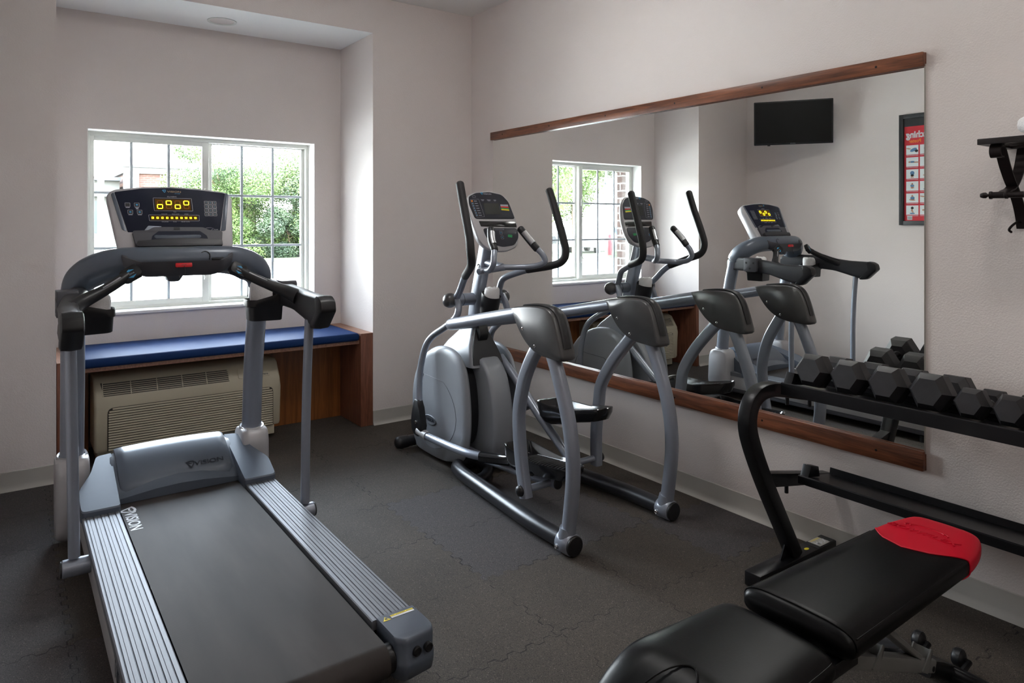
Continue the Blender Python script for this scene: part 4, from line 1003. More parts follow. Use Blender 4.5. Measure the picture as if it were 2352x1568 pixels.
# moving arms: rocker tube, foam grip, lower tube and knuckle
for sg in (-1, 1):
    dy = 0 if sg < 0 else -.03
    xo = EC + sg*.20; xg = EC + sg*.298
    if sg < 0: lower = spline([(EC-.160, 3.455, .985), (EC-.163, 3.425, .94), (EC-.175, 3.425, .885), (EC-.190, 3.495, .826), (EC-.215, 3.635, .745), (EC-.233, 3.69, .672), (EC-.252, 3.712, .555), (EC-.263, 3.71, .433), (EC-.268, 3.695, .32)], 5)
    else: lower = [Vector((2*EC-v.x, v.y, v.z)) for v in spline([(EC-.160, 3.455, .985), (EC-.163, 3.425, .94), (EC-.175, 3.425, .885), (EC-.190, 3.495, .826), (EC-.215, 3.635, .745), (EC-.233, 3.69, .672), (EC-.252, 3.712, .555), (EC-.263, 3.71, .433), (EC-.268, 3.695, .32)], 5)]
    ao = MB().tube(lower, .0195, 16).build('rocker_tube', M['silver'], el)
    if sg < 0: upper = [(EC-.160, 3.47, .968), (EC-.170, 3.40, 1.030), (EC-.185, 3.335, 1.094), (EC-.210, 3.262, 1.145)]
    else: upper = [(EC+.14, 3.475, .968), (EC+.14, 3.45, 1.03), (EC+.15, 3.42, 1.085), (EC+.19, 3.32, 1.125), (EC+.238, 3.215, 1.158)]
    up_ = spline(upper, 6)
    MB().tube(up_, .0195, 16).build('handle_tube', M['silver'], el)
    e = Vector(upper[-1])
    tops = [(EC-.245, 3.175, 1.172), (EC-.280, 3.105, 1.205), (EC-.298, 3.085, 1.265), (EC-.295, 3.105, 1.35), (EC-.290, 3.165, 1.50), (EC-.287, 3.208, 1.62)] if sg < 0 else [(EC+.285, 3.13, 1.170), (EC+.312, 3.072, 1.198), (EC+.322, 3.056, 1.25), (EC+.318, 3.075, 1.33), (EC+.310, 3.13, 1.48), (EC+.302, 3.178, 1.60)]
    fp = spline([tuple(up_[-4])] + tops, 6)
    MB().tube(fp, .0225, 18, dome=True).build('handle_grip', M['foam'], el)
    # knuckle at the bottom and the pedal arm tube
    kx = EC + sg*.270
    kn = MB(); kn.prism(FX(), [(v.x, v.y) for v in spline([(3.722, .37, 0), (3.678, .36, 0), (3.655, .28, 0), (3.635, .205, 0), (3.655, .165, 0), (3.72, .155, 0), (3.765, .19, 0), (3.755, .28, 0), (3.722, .37, 0)], 4)][:-1], kx-.019, kx+.019, .008)
    kno = kn.build('knuckle', M['bk_pl'], el, angle=.8)
    MB().lathe((kx+sg*.019, 3.705, .235), (sg, 0, 0), [(.009, -.002), (.009, .003), (.005, .005), (.001, .005)], 12).build('bolt', M['chrome'], kno)
    if sg < 0: pa = [(kx, 3.70, .185), (kx+.004, 3.60, .172), (kx+.012, 3.24, .180), (kx+.045, 3.10, .182), (EC-.18, 3.00, .188), (EC-.16, 2.92, .20)]
    else: pa = [(kx, 3.70, .195), (kx-.004, 3.60, .20), (kx-.012, 3.30, .34), (kx-.045, 3.18, .37), (EC+.19, 3.10, .38), (EC+.17, 3.02, .385)]
    pao = MB().tube(spline(pa, 5), .0215, 18).build('pedal_arm', M['silver'], el)
    MB().tube([pa[0], Vector(pa[0]).lerp(Vector(pa[1]), .95)], .0255, 18).build('arm_sleeve', M['silver_lt'], pao)
    # inner crank arm reaching back to the swing link
    if sg < 0: ca = [(EC-.125, 3.50, .12), (EC-.135, 3.20, .128), (EC-.140, 2.90, .150), (EC-.140, 2.565, .180)]
    else: ca = [(EC+.125, 3.42, .62), (EC+.130, 3.28, .52), (EC+.135, 3.05, .345), (EC+.135, 2.775, .165)]
    cao = MB().tube(ca, .0245, 18).build('crank_arm', M['silver'], el)
    d = (Vector(ca[-1])-Vector(ca[-2])).normalized(); MB().cyl(Vector(ca[-1])-d*.004, Vector(ca[-1])+d*.006, .0255, 18).build('end_plug', M['bk_pl'], cao)
    # foot pedal: deep-sided tray with ribs
    if sg < 0: pf = Fr((EC-.152, 2.655, .262), (0, 1, -.10), (1, 0, 0)); 
    else: pf = Fr((EC+.150, 2.775, .435), (0, 1, -.22), (1, 0, 0))
    pf = Fr(pf.o, pf.u, (1, 0, 0), Vector((1, 0, 0)).cross(pf.u) if Vector((1, 0, 0)).cross(pf.u).z > 0 else -Vector((1, 0, 0)).cross(pf.u))
    ot = rounded([(.24, -.062), (.22, .072), (-.10, .086), (-.24, .056), (-.262, 0), (-.24, -.062), (-.05, -.086), (.21, -.082)], [.03, .03, .08, .03, .02, .03, .08, .03], 5)
    def wall_h(a): return .014 + max(0, (a+.02)/.25)*.052
    rg = []
    for k, fz in ((.72, lambda a: -.050-.01*(a > 0)), (.86, lambda a: -.044), (.97, lambda a: -.012), (1.0, lambda a: wall_h(a)-.004), (.985, wall_h), (.95, lambda a: wall_h(a)-.003), (.91, lambda a: .002), (.88, lambda a: -.001)):
        rg.append([pf(a*k, b*k, fz(a)) for a, b in ot])
    pdo = MB().loft(rg).build('foot_pedal', M['bk_gloss'], el, angle=.8)
    rb = MB()
    for k in range(15):
        a = -.165 + k*.0215; wd = .058 if a > -.12 else .05
        rb.tube(spline([pf(a-.012, -wd, .0), pf(a+.006, 0, .0), pf(a-.012, wd, .0)], 5), .0032, 6)
    rb.build('tread_ribs', M['bk_pl'], pdo)
    nk = MB(); s_ = Vector(pa[-2]); t_ = pf(.20, -.02 if sg < 0 else .02, -.012); nk.tube([Vector(pa[-3]), s_, Vector(pa[-1]), t_, pf(.12, 0, -.03)], [.026, .028, .030, .034, .03], 16, ex=3); nk.build('pedal_bracket', M['bk_gloss'], pdo)
# fixed handlebar with pulse grips
fb = fillet([(EC-.165, 3.145, 1.168), (EC-.05, 3.19, 1.163), (EC, 3.21, 1.165), (EC+.06, 3.185, 1.170), (EC+.185, 3.10, 1.175)], .05, 5)
for sg in (-1, 1):
    g = [(EC, 3.225, 1.165), (EC+sg*.08, 3.185, 1.165), (EC+sg*.145, 3.115, 1.172), (EC+sg*.180, 3.070, 1.195), (EC+sg*.172, 3.075, 1.235), (EC+sg*.148, 3.105, 1.275)]
    if sg < 0: g = [(EC-.06, 3.215, 1.158), (EC-.135, 3.185, 1.152), (EC-.155, 3.115, 1.162), (EC-.160, 3.078, 1.195), (EC-.152, 3.083, 1.235), (EC-.133, 3.107, 1.275)]
    gp = spline(g, 6); go_ = MB().tube(gp, .0165, 16).build('fixed_handlebar', M['silver'], el)
    h = spline([(EC+(.150 if sg > 0 else -.135), 3.103, 1.27), (EC+sg*.128, 3.145, 1.32), (EC+sg*.102, 3.188, 1.378)], 6)
    ho = MB().tube(h, .0205, 16, dome=True).build('pulse_grip', M['bk_pl'], el)
    MB().tube([v + Vector((-sg*.002, -.006, .003)) for v in h[3:-2]], .0185, 14, ab=(1.0, 1.0)).build('sensor_plate', M['brushed'], ho)
MB().cyl((EC-.178, 3.197, 1.149), (EC+.02, 3.225, 1.163), .0175, 16).build('handlebar_stub', M['silver'], el)
MB().tube([(EC, 3.225, 1.165), (EC, 3.41, 1.19)], .022, 12).build('handlebar_stem', M['silver'], el)
# bottle holder
bf2 = Fr((EC+.005, 3.36, .925), (1, 0, 0), (0, .95, .25), (0, -.27, .96))
pr2 = []
for r, h in ((.034, -.045), (.048, -.04), (.053, -.02), (.058, .07), (.057, .075), (.053, .07), (.050, .0), (.045, -.03)):
    pr2.append([bf2(r*math.cos(2*PI*k/28), r*math.sin(2*PI*k/28), h + (.012*max(0, -math.cos(2*PI*k/28+.8)) if h > .05 else 0)) for k in range(28)])
MB().loft(pr2).build('bottle_holder', M['bk_pl'], el, angle=.7)
MB().prism(FX(), rounded([(3.49, .70), (3.445, .70), (3.40, .76), (3.42, .82), (3.47, .85), (3.50, .83)], .012), EC-.03, EC+.03, .006).build('holder_bracket', M['bk_pl'], el)
towel('hand_towel', (EC+.005, 3.352, .905), .047, .135, 9, 'rolled white hand towel in the bottle holder of the elliptical trainer', (0, -.02))
# console
KF = Fr((EC+.018, 3.30, 1.262), (1, 0, 0), (0, .342, .94))
kout = rounded([(-.080, .012), (-.02, -.014), (.06, -.016), (.146, .012), (.178, .09), (.176, .19), (.150, .30), (.112, .345), (.02, .360), (-.08, .350), (-.135, .325), (-.143, .25), (-.131, .15), (-.110, .05)], .03, 3)
rg = []
for k, c in ((.72, -.062), (.88, -.05), (.97, -.025), (1.0, -.006), (.985, .002), (.965, .004)):
    rg.append([KF(a*k, .17+(b-.17)*k, c) for a, b in kout])
kc = MB().loft(rg).build('console_housing', M['silver_lt'], el, angle=.9)
f1 = rounded([(-.112, .184), (.168, .184), (.146, .29), (.108, .336), (.02, .351), (-.075, .343), (-.128, .319), (-.134, .27)], .016, 3)
kfc = MB().prism(KF, f1, .002, .0065, .001).build('upper_faceplate', M['consolegrey'], kc)
MB().prism(KF, rounded([(-.082, .138), (.168, .132), (.168, .168), (-.090, .171)], .004), .002, .0055, .001).build('data_window', M['bk_gloss'], kc)
kl = MB().prism(KF, rounded([(-.074, .127), (.168, .127), (.166, .07), (.125, .022), (.04, .012), (-.035, .033), (-.062, .075)], .02, 4), .002, .0065, .001).build('lower_faceplate', M['consolegrey'], kc)
e2 = .0068
MB().prism(KF, rect(-.036, .070, .212, .282, .003), e2, e2+.0006).build('lcd_screen', M['lcd'], kfc)
def rowp(mb, x0, x1, y0, y1, c0=e2, c1=e2+.0005): mb.prism(KF, rect(x0, x1, y0, y1), c0, c1)
ch = MB(); rowp(ch, .082, .136, .262, .274); ch.build('chart_grey', M['print'], kfc)
for nm, a in (('red', .252), ('green', .243), ('yellow', .235)):
    c_ = MB().prism(KF, [(.082, a+.004), (.138, a), (.138, a+.008), (.082, a+.012)], e2, e2+.0005); c_.build('chart_band', M[nm], kfc)
ko = MB(); outline(ko, rounded([(-.122, .300), (-.062, .306), (-.045, .196), (-.100, .192)], .003), .001, e2, e2+.0004, KF)
kt = MB(); kb2 = MB()
for k in range(7):
    y = .292 - k*.0145; xx = -.112 + k*.0025
    if k: outline(ko, rect(xx-.004, xx+.006, y-.005, y+.005, .002), .0008, e2, e2+.0005, KF); kb2.prism(KF, ell(xx+.001, y, .003, .003, 8), e2, e2+.0005)
    rowp(kt, xx+.014, xx+.034, y-.0015, y+.0015)
MB().prism(KF, rect(-.116, -.106, .287, .297, .002), e2, e2+.0006).build('start_key', M['orange'], kfc)
for x, w_ in ((-.048, .022), (-.006, .026), (.040, .018)):
    rowp(kt, x, x+w_, .300, .3025); rowp(kt, x+.004, x+w_-.004, .2945, .2965)
outline(ko, rect(-.103, -.08, .314, .326, .005), .001, e2, e2+.0005, KF)
for x, y in ((.045, .098), (.048, .070), (-.035, .075)): outline(ko, rect(x-.010, x+.010, y-.010, y+.010, .003), .0011, e2, e2+.0005, KF); kb2.prism(KF, [(x-.004, y-.002), (x+.004, y-.002), (x, y+.005)], e2, e2+.0005)
outline(ko, rect(.0, .07, .115, .122, .002), .0008, e2, e2+.0004, KF)
ko.build('key_outlines', M['print'], kfc); kt.build('captions', M['print'], kfc); kb2.build('key_symbols', M['printblue'], kfc)
MB().prism(KF, rounded([(.088, .072), (.118, .068), (.122, .084), (.092, .088)], .004), e2, e2+.0006).build('green_key', M['green'], kl)
q = text_mb('VISION', Fr(KF(.005, .338, e2), KF.u, KF.v), .013, .0004, stretch=1.4); q.build('lettering', M['print'], kfc)
q = MB(); vmark(Fr(KF(-.034, .341, e2), KF.u, KF.v), .014, q); q.build('emblem', M['printblue'], kfc)
MB().tube([KF(0, .06, -.045), (EC, 3.375, 1.31)], .032, 14, ex=3).build('console_neck', M['silver'], el)
# ------------------------------------------------------------------ dumbbell rack
rk_ = empty('dumbbell_rack', (2.58, .95, 0), 'black steel two-tier dumbbell rack with curved end frame, standing along the right wall', 'dumbbell rack')
for Y in (1.655, .215):
    c_path = fillet([(2.615, Y, .055), (2.395, Y, .43), (2.275, Y, .64), (2.30, Y, .80), (2.50, Y, .762), (2.80, Y, .705)], [0, .1, .13, .13, .10, 0], 8)
    pts = spline([(2.612, Y, .06), (2.50, Y, .245), (2.40, Y, .415), (2.325, Y, .565), (2.304, Y, .645), (2.320, Y, .710), (2.365, Y, .748), (2.43, Y, .757), (2.50, Y, .748), (2.62, Y, .722), (2.78, Y, .688)], 5)
    MB().tube(pts, .0275, 12, ab=(1, 1), up=(0, 1, 0), ex=9).build('end_frame', M['bk_steel'], rk_, angle=.35)
    f = MB(); f.box(2.335, 2.872, Y-.036, Y+.036, .004, .060, .004); fo = f.build('foot_beam', M['bk_steel'], rk_)
    gs = MB(); gs.prism(FY(), [(2.515, .06), (2.60, .06), (2.56, .14)], Y-.003, Y+.003); gs.build('gusset', M['bk_steel'], fo)
    a = MB(); a.prism(FY(), [(2.41, .436), (2.56, .405), (2.86, .345), (2.86, .318), (2.80, .312), (2.46, .372)], Y-.022, Y+.022, .002); ao = a.build('tray_arm', M['bk_steel'], rk_)
    for zt, xs in ((.335, (2.555, 2.70)), (.69, (2.56, 2.72))):
        for x in xs: MB().cyl((x, Y-.004, (zt if zt < .5 else .69-(x-2.56)*.2)+.02-(x-2.585)*.0), (x, Y-.004, (zt if zt < .5 else .69-(x-2.56)*.2)-.012), .008, 8, .001).build('bolt', M['bk_steel'], ao)
    if Y > 1:
        st = Fr((0, 0, .0603), (1, 0, 0), (0, 1, 0))
        MB().prism(st, rect(2.735, 2.868, Y-.030, Y+.032), 0, .0006).build('caution_label', M['frameblack'], fo)
        MB().prism(st, rect(2.760, 2.835, Y-.028, Y+.030), .0006, .001).build('label_field', M['cove'], fo)
        text_mb('WARNING', Fr(st(2.80, Y+.020, .0011), (1, 0, 0), (0, 1, 0)), .014, .0001).build('lettering', M['yellow'], fo)
        text_mb('MAX', Fr(st(2.80, Y-.008, .0011), (1, 0, 0), (0, 1, 0)), .034, .0001, bold=.0008).build('lettering', M['printwhite'], fo)
        MB().prism(st, ell(2.695, Y-.006, .013, .008, 20), 0, .0006).build('round_label', M['yellow'], fo)
def tray(x0, z0, x1, z1, lip, name):
    d = Vector((x1-x0, 0, z1-z0)).normalized(); n = Vector((-d.z, 0, d.x))
    P = lambda s_, t_: (x0 + d.x*s_ + n.x*t_, z0 + d.z*s_ + n.z*t_)
    L_ = math.hypot(x1-x0, z1-z0); t = .004
    prof = [(x0, z0-lip), (x0+t, z0-lip), (x0+t, z0-t-.004), P(L_-.001, -t-.004), P(L_, .022), P(L_-t, .022), P(L_-t, -.004), P(.018, -.004), P(.012, .003), P(.004, .004), (x0, z0)]
    m_ = MB().prism(FY(), prof, .17, 1.615); o = m_.build(name, M['bk_steel'], rk_, angle=.3)
    for Y in (1.600, .185):
        e_ = MB(); e_.prism(FY(), [P(.02, 0), P(.105, 0), P(.09, .04), P(.035, .045)], Y-.018, Y+.018, .002); eo = e_.build('end_stop', M['bk_steel'], o)
        h_ = P(.062, .022); MB().lathe((h_[0], Y+.018, h_[1]), (0, 1, 0), [(.009, -.002), (.009, .0008), (.001, .0008)], 14).build('bolt_hole', M['lcd'], eo)
    return o
tray(2.462, .786, 2.735, .742, .045, 'upper_tray')
tray(2.578, .399, 2.815, .362, .030, 'lower_tray')

# hex dumbbells, heads across the tray
def dumbbell(y, R, label, k):
    tl = math.radians(9.2); ux = Vector((math.cos(tl), 0, -math.sin(tl))); vz = Vector((math.sin(tl), 0, math.cos(tl)))
    ap = R*math.cos(PI/6); base = Vector((2.470, y, .786)) + vz*(.0012)
    fr = Fr(base + vz*(ap+.0035) + ux*.018, (0, 1, 0), vz, ux)
    e = empty('hex_dumbbell', (2.62, y, .75), label, 'dumbbell', 'hex dumbbells on the upper tray')
    def hx(r, c, rot=0): return [fr(r*math.cos(PI/3*i+rot), r*math.sin(PI/3*i+rot), c) for i in range(6)]
    HL = .092 if R > .06 else .078; TOT = .272 if R > .06 else .245
    for a, s_ in ((0, 1), (TOT, -1)):
        g = MB(); g.loft([hx(R*.69, a-s_*.004), hx(R*.975, a+s_*.020), hx(R, a+s_*.0235), hx(R, a+s_*(HL-.024)), hx(R*.97, a+s_*(HL-.020)), hx(R*.62, a+s_*HL)])
        ho = g.build('head', M['hexrubber'], e, angle=.3)
        d_ = MB(); d_.lathe(fr(0, 0, a), -ux*s_, [(.006, -.001), (.005, .001), (.0025, .001), (.001, .0)], 10); d_.build('centre_mark', M['hexrubber'], ho)
    hd_ = MB(); hd_.lathe(fr(0, 0, 0), ux, [(.013, HL-.004), (.0135, HL+.006), (.0155, TOT/2), (.0135, TOT-HL-.006), (.013, TOT-HL+.004)], 20); hd_.build('handle', M['chrome'] if False else M['bk_steel'], e)
    for a in (HL, TOT-HL): MB().lathe(fr(0, 0, a-.003), ux, [(.0165, 0), (.0175, .003), (.0165, .006)], 20).build('collar', M['chrome'], e)
DB = [(1.520, .0695, 'large black hex dumbbell at the far end of the upper tray, nearest the elliptical trainer'), (1.378, .0695, 'second large black hex dumbbell from the far end of the upper tray'),
      (1.236, .0695, 'third large black hex dumbbell from the far end of the upper tray'), (1.094, .0695, 'large black hex dumbbell next to the first smaller one on the upper tray'),
      (.968, .0545, 'first smaller black hex dumbbell, right beside the four large ones'), (.857, .0545, 'second smaller black hex dumbbell, whole, right before the one cut by the photo edge'), (.746, .0545, 'small black hex dumbbell cut by the right edge of the photo')]
for k, (y, R, lb) in enumerate(DB): dumbbell(y, R, lb, k)

# ------------------------------------------------------------------ adjustable exercise bench
bn_ = empty('exercise_bench', (1.75, .98, 0), 'black padded adjustable exercise bench with red headrest panel in the right foreground', 'exercise bench')
def sect(w, h, cy, cz, n=36, ex=5.0, skew=0):
    out = []
    for k in range(n):
        a = 2*PI*k/n; c, s_ = math.cos(a), math.sin(a)
        ca = math.copysign(abs(c)**(2/ex), c); sa = math.copysign(abs(s_)**(2/2.6), s_); out.append((cy + w*ca, cz + h*sa))
    return out
def rnd(d, r): return math.sqrt(max(0, 1-(1-min(1, d/r))**2))
BX0, BX1 = 1.548, 2.392
def bp_w(x):
    w0 = .150 - .016*max(0, (x-1.55)/.65); t = max(0, (x-2.18)/.212); return w0*(1 - .28*t**2.2)
def seam_x(v): return 2.205 - .112*(max(0, 1-(v/.135)**2))**.9
def pad(name, mat_, parent, rows, f):
    n = 44; rg = []
    for i in range(rows+1):
        rg.append([f(i/rows, 2*PI*k/n) for k in range(n)])
    return MB().loft(rg).build(name, mat_, parent, angle=1.2)
def bpoint(x, a, grow=0):
    e = min(rnd(x-BX0+.0015, .028), rnd(BX1-x+.0015, .045)); w = bp_w(x)*(.86+.14*e)+grow; h = .036*(.25+.75*e)+grow
    c, s_ = math.cos(a), math.sin(a)
    y = math.copysign(abs(c)**(2/6), c)*w; z = math.copysign(abs(s_)**(2/2.8), s_)*h
    crown = .006*(1-(y/.15)**2) if z > 0 else 0
    return Vector((x, .985 + y + (.008 if x > 1.8 else 0)*0, .436 + z + crown))
def fblack(t, a):
    y0 = math.copysign(abs(math.cos(a))**(2/6), math.cos(a))*.14; xs = seam_x(y0); u = (1-math.cos(PI*t))/2 if t < .5 else t
    tt = t**1.0; x = BX0 + (xs-BX0)*((1-math.cos(PI*t*.5))*.5 + t*.5 if t < 1 else 1); return bpoint(x, a)
def fred(t, a):
    y0 = math.copysign(abs(math.cos(a))**(2/6), math.cos(a))*.14; xs = seam_x(y0); x = xs + (BX1-xs)*(math.sin(PI*t*.5)*.6 + t*.4 if t < 1 else 1); return bpoint(x, a, .0006)
bk_ = pad('back_pad', M['vinyl'], bn_, 26, fblack)
rp_ = pad('headrest_panel', M['redvinyl'], bk_, 16, fred)
pipe = [bpoint(seam_x(math.copysign(abs(math.cos(a))**(2/6), math.cos(a))*.14), a, .0012) for a in [2*PI*k/60 for k in range(60)]]
MB().tube(pipe, .0022, 6, close=True).build('seam', M['redvinyl'], rp_)
# stitching along the side edges of the pad
for sg in (-1, 1):
    MB().tube([bpoint(BX0+.03+(2.17-BX0-.03)*k/24, (PI/2-sg*PI/2)+sg*.50, .0004) for k in range(25)], .0016, 6).build('seam', M['vinyl'], bk_)
MB().tube([bpoint(BX0+.020, a, .001) for a in [PI*k/24 for k in range(25)]], .0018, 6).build('seam', M['vinyl'], bk_)
# embossed lettering and swoosh
eb = Fr((2.235, .995, .4783), (0, -1, 0), (1, 0, 0), (0, 0, 1))
text_mb('BOWFLEX', Fr(eb.o, eb.u, eb.v), .034, .0012, stretch=1.25, shear=.3).build('lettering', M['redvinyl'], rp_)
q = MB()
for k, r_ in enumerate((1.0, .78)):
    q.tube([eb(.062*r_*math.cos(t) - .0, .034 + .018*r_*math.sin(t) + .004*k, .0004) for t in [(-.3 + 3.9*i/24) for i in range(25)]], .0018, 6)
q.build('emblem', M['redvinyl'], rp_)
# seat pad with the front rolling down and a stitched notch for the leg
SX1, SX0 = 1.512, 1.035
def spoint(x, a, grow=0):
    e = min(rnd(SX1-x+.0015, .03), rnd(x-SX0+.0015, .03)); w = (.160 + .016*min(1, max(0, (1.45-x)/.25)))
    if x > 1.44: w *= 1-.06*((x-1.44)/.07)**2
    c, s_ = math.cos(a), math.sin(a); w = w*(.9+.1*e)+grow; h = .036*(.3+.7*e)+grow
    y = math.copysign(abs(c)**(2/6), c)*w; z = math.copysign(abs(s_)**(2/2.8), s_)*h
    d = max(0, 1.20-x); drop = .6*d*d/.1*.55 + .10*d
    nx_ = -min(1.0, 6*d); dx = z*nx_*.55
    if z > 0:   # scoop of the notch
        yy = y/.062; xx = max(0, (1.195-x)/.12)
        if xx > 0: z -= .020*max(0, 1-(yy*yy)/(max(.05, xx)))**.6*min(1, xx*2) if yy*yy < max(.05, xx) else 0
    return Vector((x+dx, .998 + y, .412 + z - drop + (.006*(1-(y/.16)**2) if z > 0 else 0)))
sp2 = pad('seat_pad', M['vinyl'], bn_, 34, lambda t, a: spoint(SX0 + (SX1-SX0)*t, a))
MB().tube([spoint(1.065+.42*k/24, PI-.5, .0004) for k in range(25)], .0016, 6).build('seam', M['vinyl'], sp2)
MB().tube([spoint(SX0+.022, a, .001) for a in [PI*k/24 for k in range(25)]], .002, 6).build('seam', M['vinyl'], sp2)
nt_ = []
for k in range(21):
    t = -1 + 2*k/20; x = 1.200 - .125*t*t; yv = .068*t; w_ = .17; c_ = min(.999, abs(yv)/w_)**3; a = math.acos(math.copysign(c_, yv)) if yv else PI/2
    nt_.append(spoint(x, a, .001))
MB().tube(nt_, .0022, 6).build('notch_seam', M['vinyl'], sp2)
# frame: base tube, ladder rail with catches, prop, wheels, cross feet
fr_ = MB(); fr_.tube([(2.185, .968, .112), (2.26, .968, .080), (2.335, .968, .040)], .026, 12, up=(0, 1, 0), ex=6); fr_.build('base_beam', M['bk_steel'], bn_, angle=.5)
MB().tube(fillet([(2.335, .66, .028), (2.335, .90, .040), (2.335, 1.04, .040), (2.335, 1.26, .028)], .05), .026, 14).build('rear_foot', M['bk_steel'], bn_)
MB().tube([(1.06, .78, .028), (1.06, 1.19, .028)], .026, 14).build('front_foot', M['bk_steel'], bn_)
MB().tube([(1.075, .985, .04), (1.22, .985, .35)], .028, 12, up=(0, 1, 0), ex=6).build('seat_post', M['steelgrey'], bn_)
lad = MB(); A0, A1 = Vector((1.30, .962, .345)), Vector((2.205, .962, .113)); lad.tube([Vector((1.22, .962, .345)), Vector((1.60, .962, .350)), A1], .0195, 12, up=(0, 1, 0), ex=7, ab=(1.1, 1.0)); lo = lad.build('ladder_rail', M['steelgrey'], bn_, angle=.4)
A0 = Vector((1.60, .962, .353))
MB().lathe(A1 + Vector((-.014, -.0218, -.0)), (0, -1, 0), [(.008, -.001), (.008, .001), (.001, .001)], 12).build('bolt_hole', M['bk_pl'], lo)
for k in (.02, .44, .90):
    p = A0.lerp(A1, k); d = (A1-A0).normalized(); n = Vector((-d.z, 0, d.x)) if Vector((-d.z, 0, d.x)).z > 0 else Vector((d.z, 0, -d.x))
    cf = Fr(p, d, n, d.cross(n)); ct = MB()
    for c_ in (-.0255, .0215): ct.prism(cf, rounded([(-.026, -.014), (.010, -.018), (.016, .046), (.004, .050), (-.001, .034), (-.014, .008)], .004), c_, c_+.004)
    ct.prism(cf, [(.0115, .012), (.0155, .012), (.017, .044), (.013, .046)], -.0255, .0255); ct.build('catch', M['steelgrey'], lo)
MB().tube([(1.84, .985, .39), (2.12, .962, .170)], .017, 12, up=(0, 1, 0), ex=6, ab=(1.3, .5)).build('prop_strut', M['steelgrey'], bn_)
MB().tube([(1.64, 1.035, .37), (2.16, 1.035, .16)], .020, 14).build('inner_tube', M['silver'], bn_)
for x, y, z in ((2.405, 1.078, .060), (2.410, .962, .058)):
    w_ = MB(); w_.lathe((x, y-.014, z), (0, 1, 0), [(.012, -.005), (.022, 0), (.027, .005), (.027, .022), (.022, .028), (.01, .032)], 24); wo = w_.build('roller', M['bk_pl'], bn_)
    MB().cyl((x, y-.035, z), (x, y+.0, z), .006, 10).build('axle', M['bk_steel'], wo)
    MB().tube([(x, y-.03, z), (2.335, y-.03, .04)], .009, 8).build('roller_arm', M['bk_steel'], wo)
MB().box(1.40, 1.50, .93, 1.04, .345, .385, .004).build('seat_bracket', M['bk_steel'], bn_)
for yy in (.89, .985, 1.08): MB().box(1.49, 1.64, yy-.020, yy+.020, .365, .400, .003).build('hinge_plate', M['bk_steel'], bn_)
MB().box(1.62, 2.20, .95, 1.02, .375, .40, .003).build('pad_support', M['bk_steel'], bn_)

# ------------------------------------------------------------------ wall shelf with scrolled brackets and a folded towel
ws = empty('wall_shelf', (2.895, .6, 1.39), 'dark bronze wrought-metal wall shelf with scrolled bracket and hooks, right of the mirror', 'wall shelf')
t_ = MB(); SZ = 1.683
t_.box(2.640, 2.672, .20, .998, SZ-.010, SZ+.010, .002); t_.box(2.865, 2.896, .20, .998, SZ-.010, SZ+.010, .002)
for y in (.985, .215, .60): t_.box(2.672, 2.865, y-.013, y+.013, SZ-.010, SZ+.006, .001)
to_ = t_.build('shelf_frame', M['bronze'], ws)
sl_ = MB()
for k in range(6): sl_.box(2.690+k*.029, 2.699+k*.029, .228, .972, SZ-.004, SZ+.004)
sl_.build('shelf_slats', M['bronze'], to_)
for Y in (.950, .25):
    def strap(pts, nm, w=.034, y=Y):
        P = spline([(x, y, z) for x, z in pts], 5); rg = []
        for i, p in enumerate(P):
            a = P[max(0, i-1)]; b = P[min(len(P)-1, i+1)]; d = (b-a).normalized(); n = Vector((-d.z, 0, d.x))*.0025
            rg.append([p+n+Vector((0, w/2, 0)), p+n-Vector((0, w/2, 0)), p-n-Vector((0, w/2, 0)), p-n+Vector((0, w/2, 0))])
        MB().loft(rg).build(nm, M['bronze'], ws, angle=.5)
    strap([(2.700, 1.640), (2.690, 1.668), (2.672, 1.672), (2.660, 1.655), (2.664, 1.636), (2.68, 1.630), (2.695, 1.64), (2.705, 1.665)][::-1] and [(2.684, 1.632), (2.664, 1.632), (2.654, 1.648), (2.660, 1.666), (2.680, 1.672), (2.702, 1.655), (2.735, 1.606), (2.775, 1.560), (2.815, 1.522), (2.85, 1.48), (2.875, 1.435), (2.889, 1.392)], 'front_strap')
    strap([(2.893, 1.672), (2.880, 1.64), (2.86, 1.60), (2.825, 1.558), (2.785, 1.530), (2.745, 1.520), (2.72, 1.512)], 'rear_strap')
rd = MB(); rd.lathe((2.715, 1.005, 1.506), (0, -1, 0), [(.001, -.012), (.007, -.010), (.010, -.002), (.010, .006), (.005, .012), (.005, .016), (.0135, .018), (.0135, .024), (.011, .027), (.0115, .062), (.0135, .064), (.0135, .070), (.0105, .073), (.0105, .118), (.0125, .120), (.0125, .126), (.0145, .128), (.0145, .150), (.0115, .153), (.0115, .80), (.001, .81)], 18)
rd.build('towel_rod', M['bronze'], ws)
for y in (.952, .875, .60, .35):
    hk = MB().tube(spline([(2.892, y, 1.412), (2.868, y+.006, 1.415), (2.855, y+.018, 1.402), (2.853, y+.026, 1.388), (2.860, y+.022, 1.380)], 5), .0042, 8, dome=True).build('hook', M['bronze'], ws)
MB().box(2.888, 2.896, .24, .96, 1.404, 1.424, .002).build('hook_bar', M['bronze'], ws)
for y in (.80,): MB().tube(spline([(2.715, y, 1.494), (2.70, y, 1.46), (2.69, y, 1.43), (2.70, y, 1.41)], 5), .004, 8).build('hook', M['bronze'], ws)
ft_ = MB(); rg = []
for i, (x, k) in enumerate([(2.668, .7), (2.674, .92), (2.69, 1), (2.85, 1), (2.866, .92), (2.872, .7)]):
    rg.append([(x, .745+.150*math.copysign(abs(math.cos(a))**.5, math.cos(a))*(.93+.07*k), SZ+.0115+.036+.036*k*math.copysign(abs(math.sin(a))**.6, math.sin(a))) for a in [2*PI*j/28 for j in range(28)]])
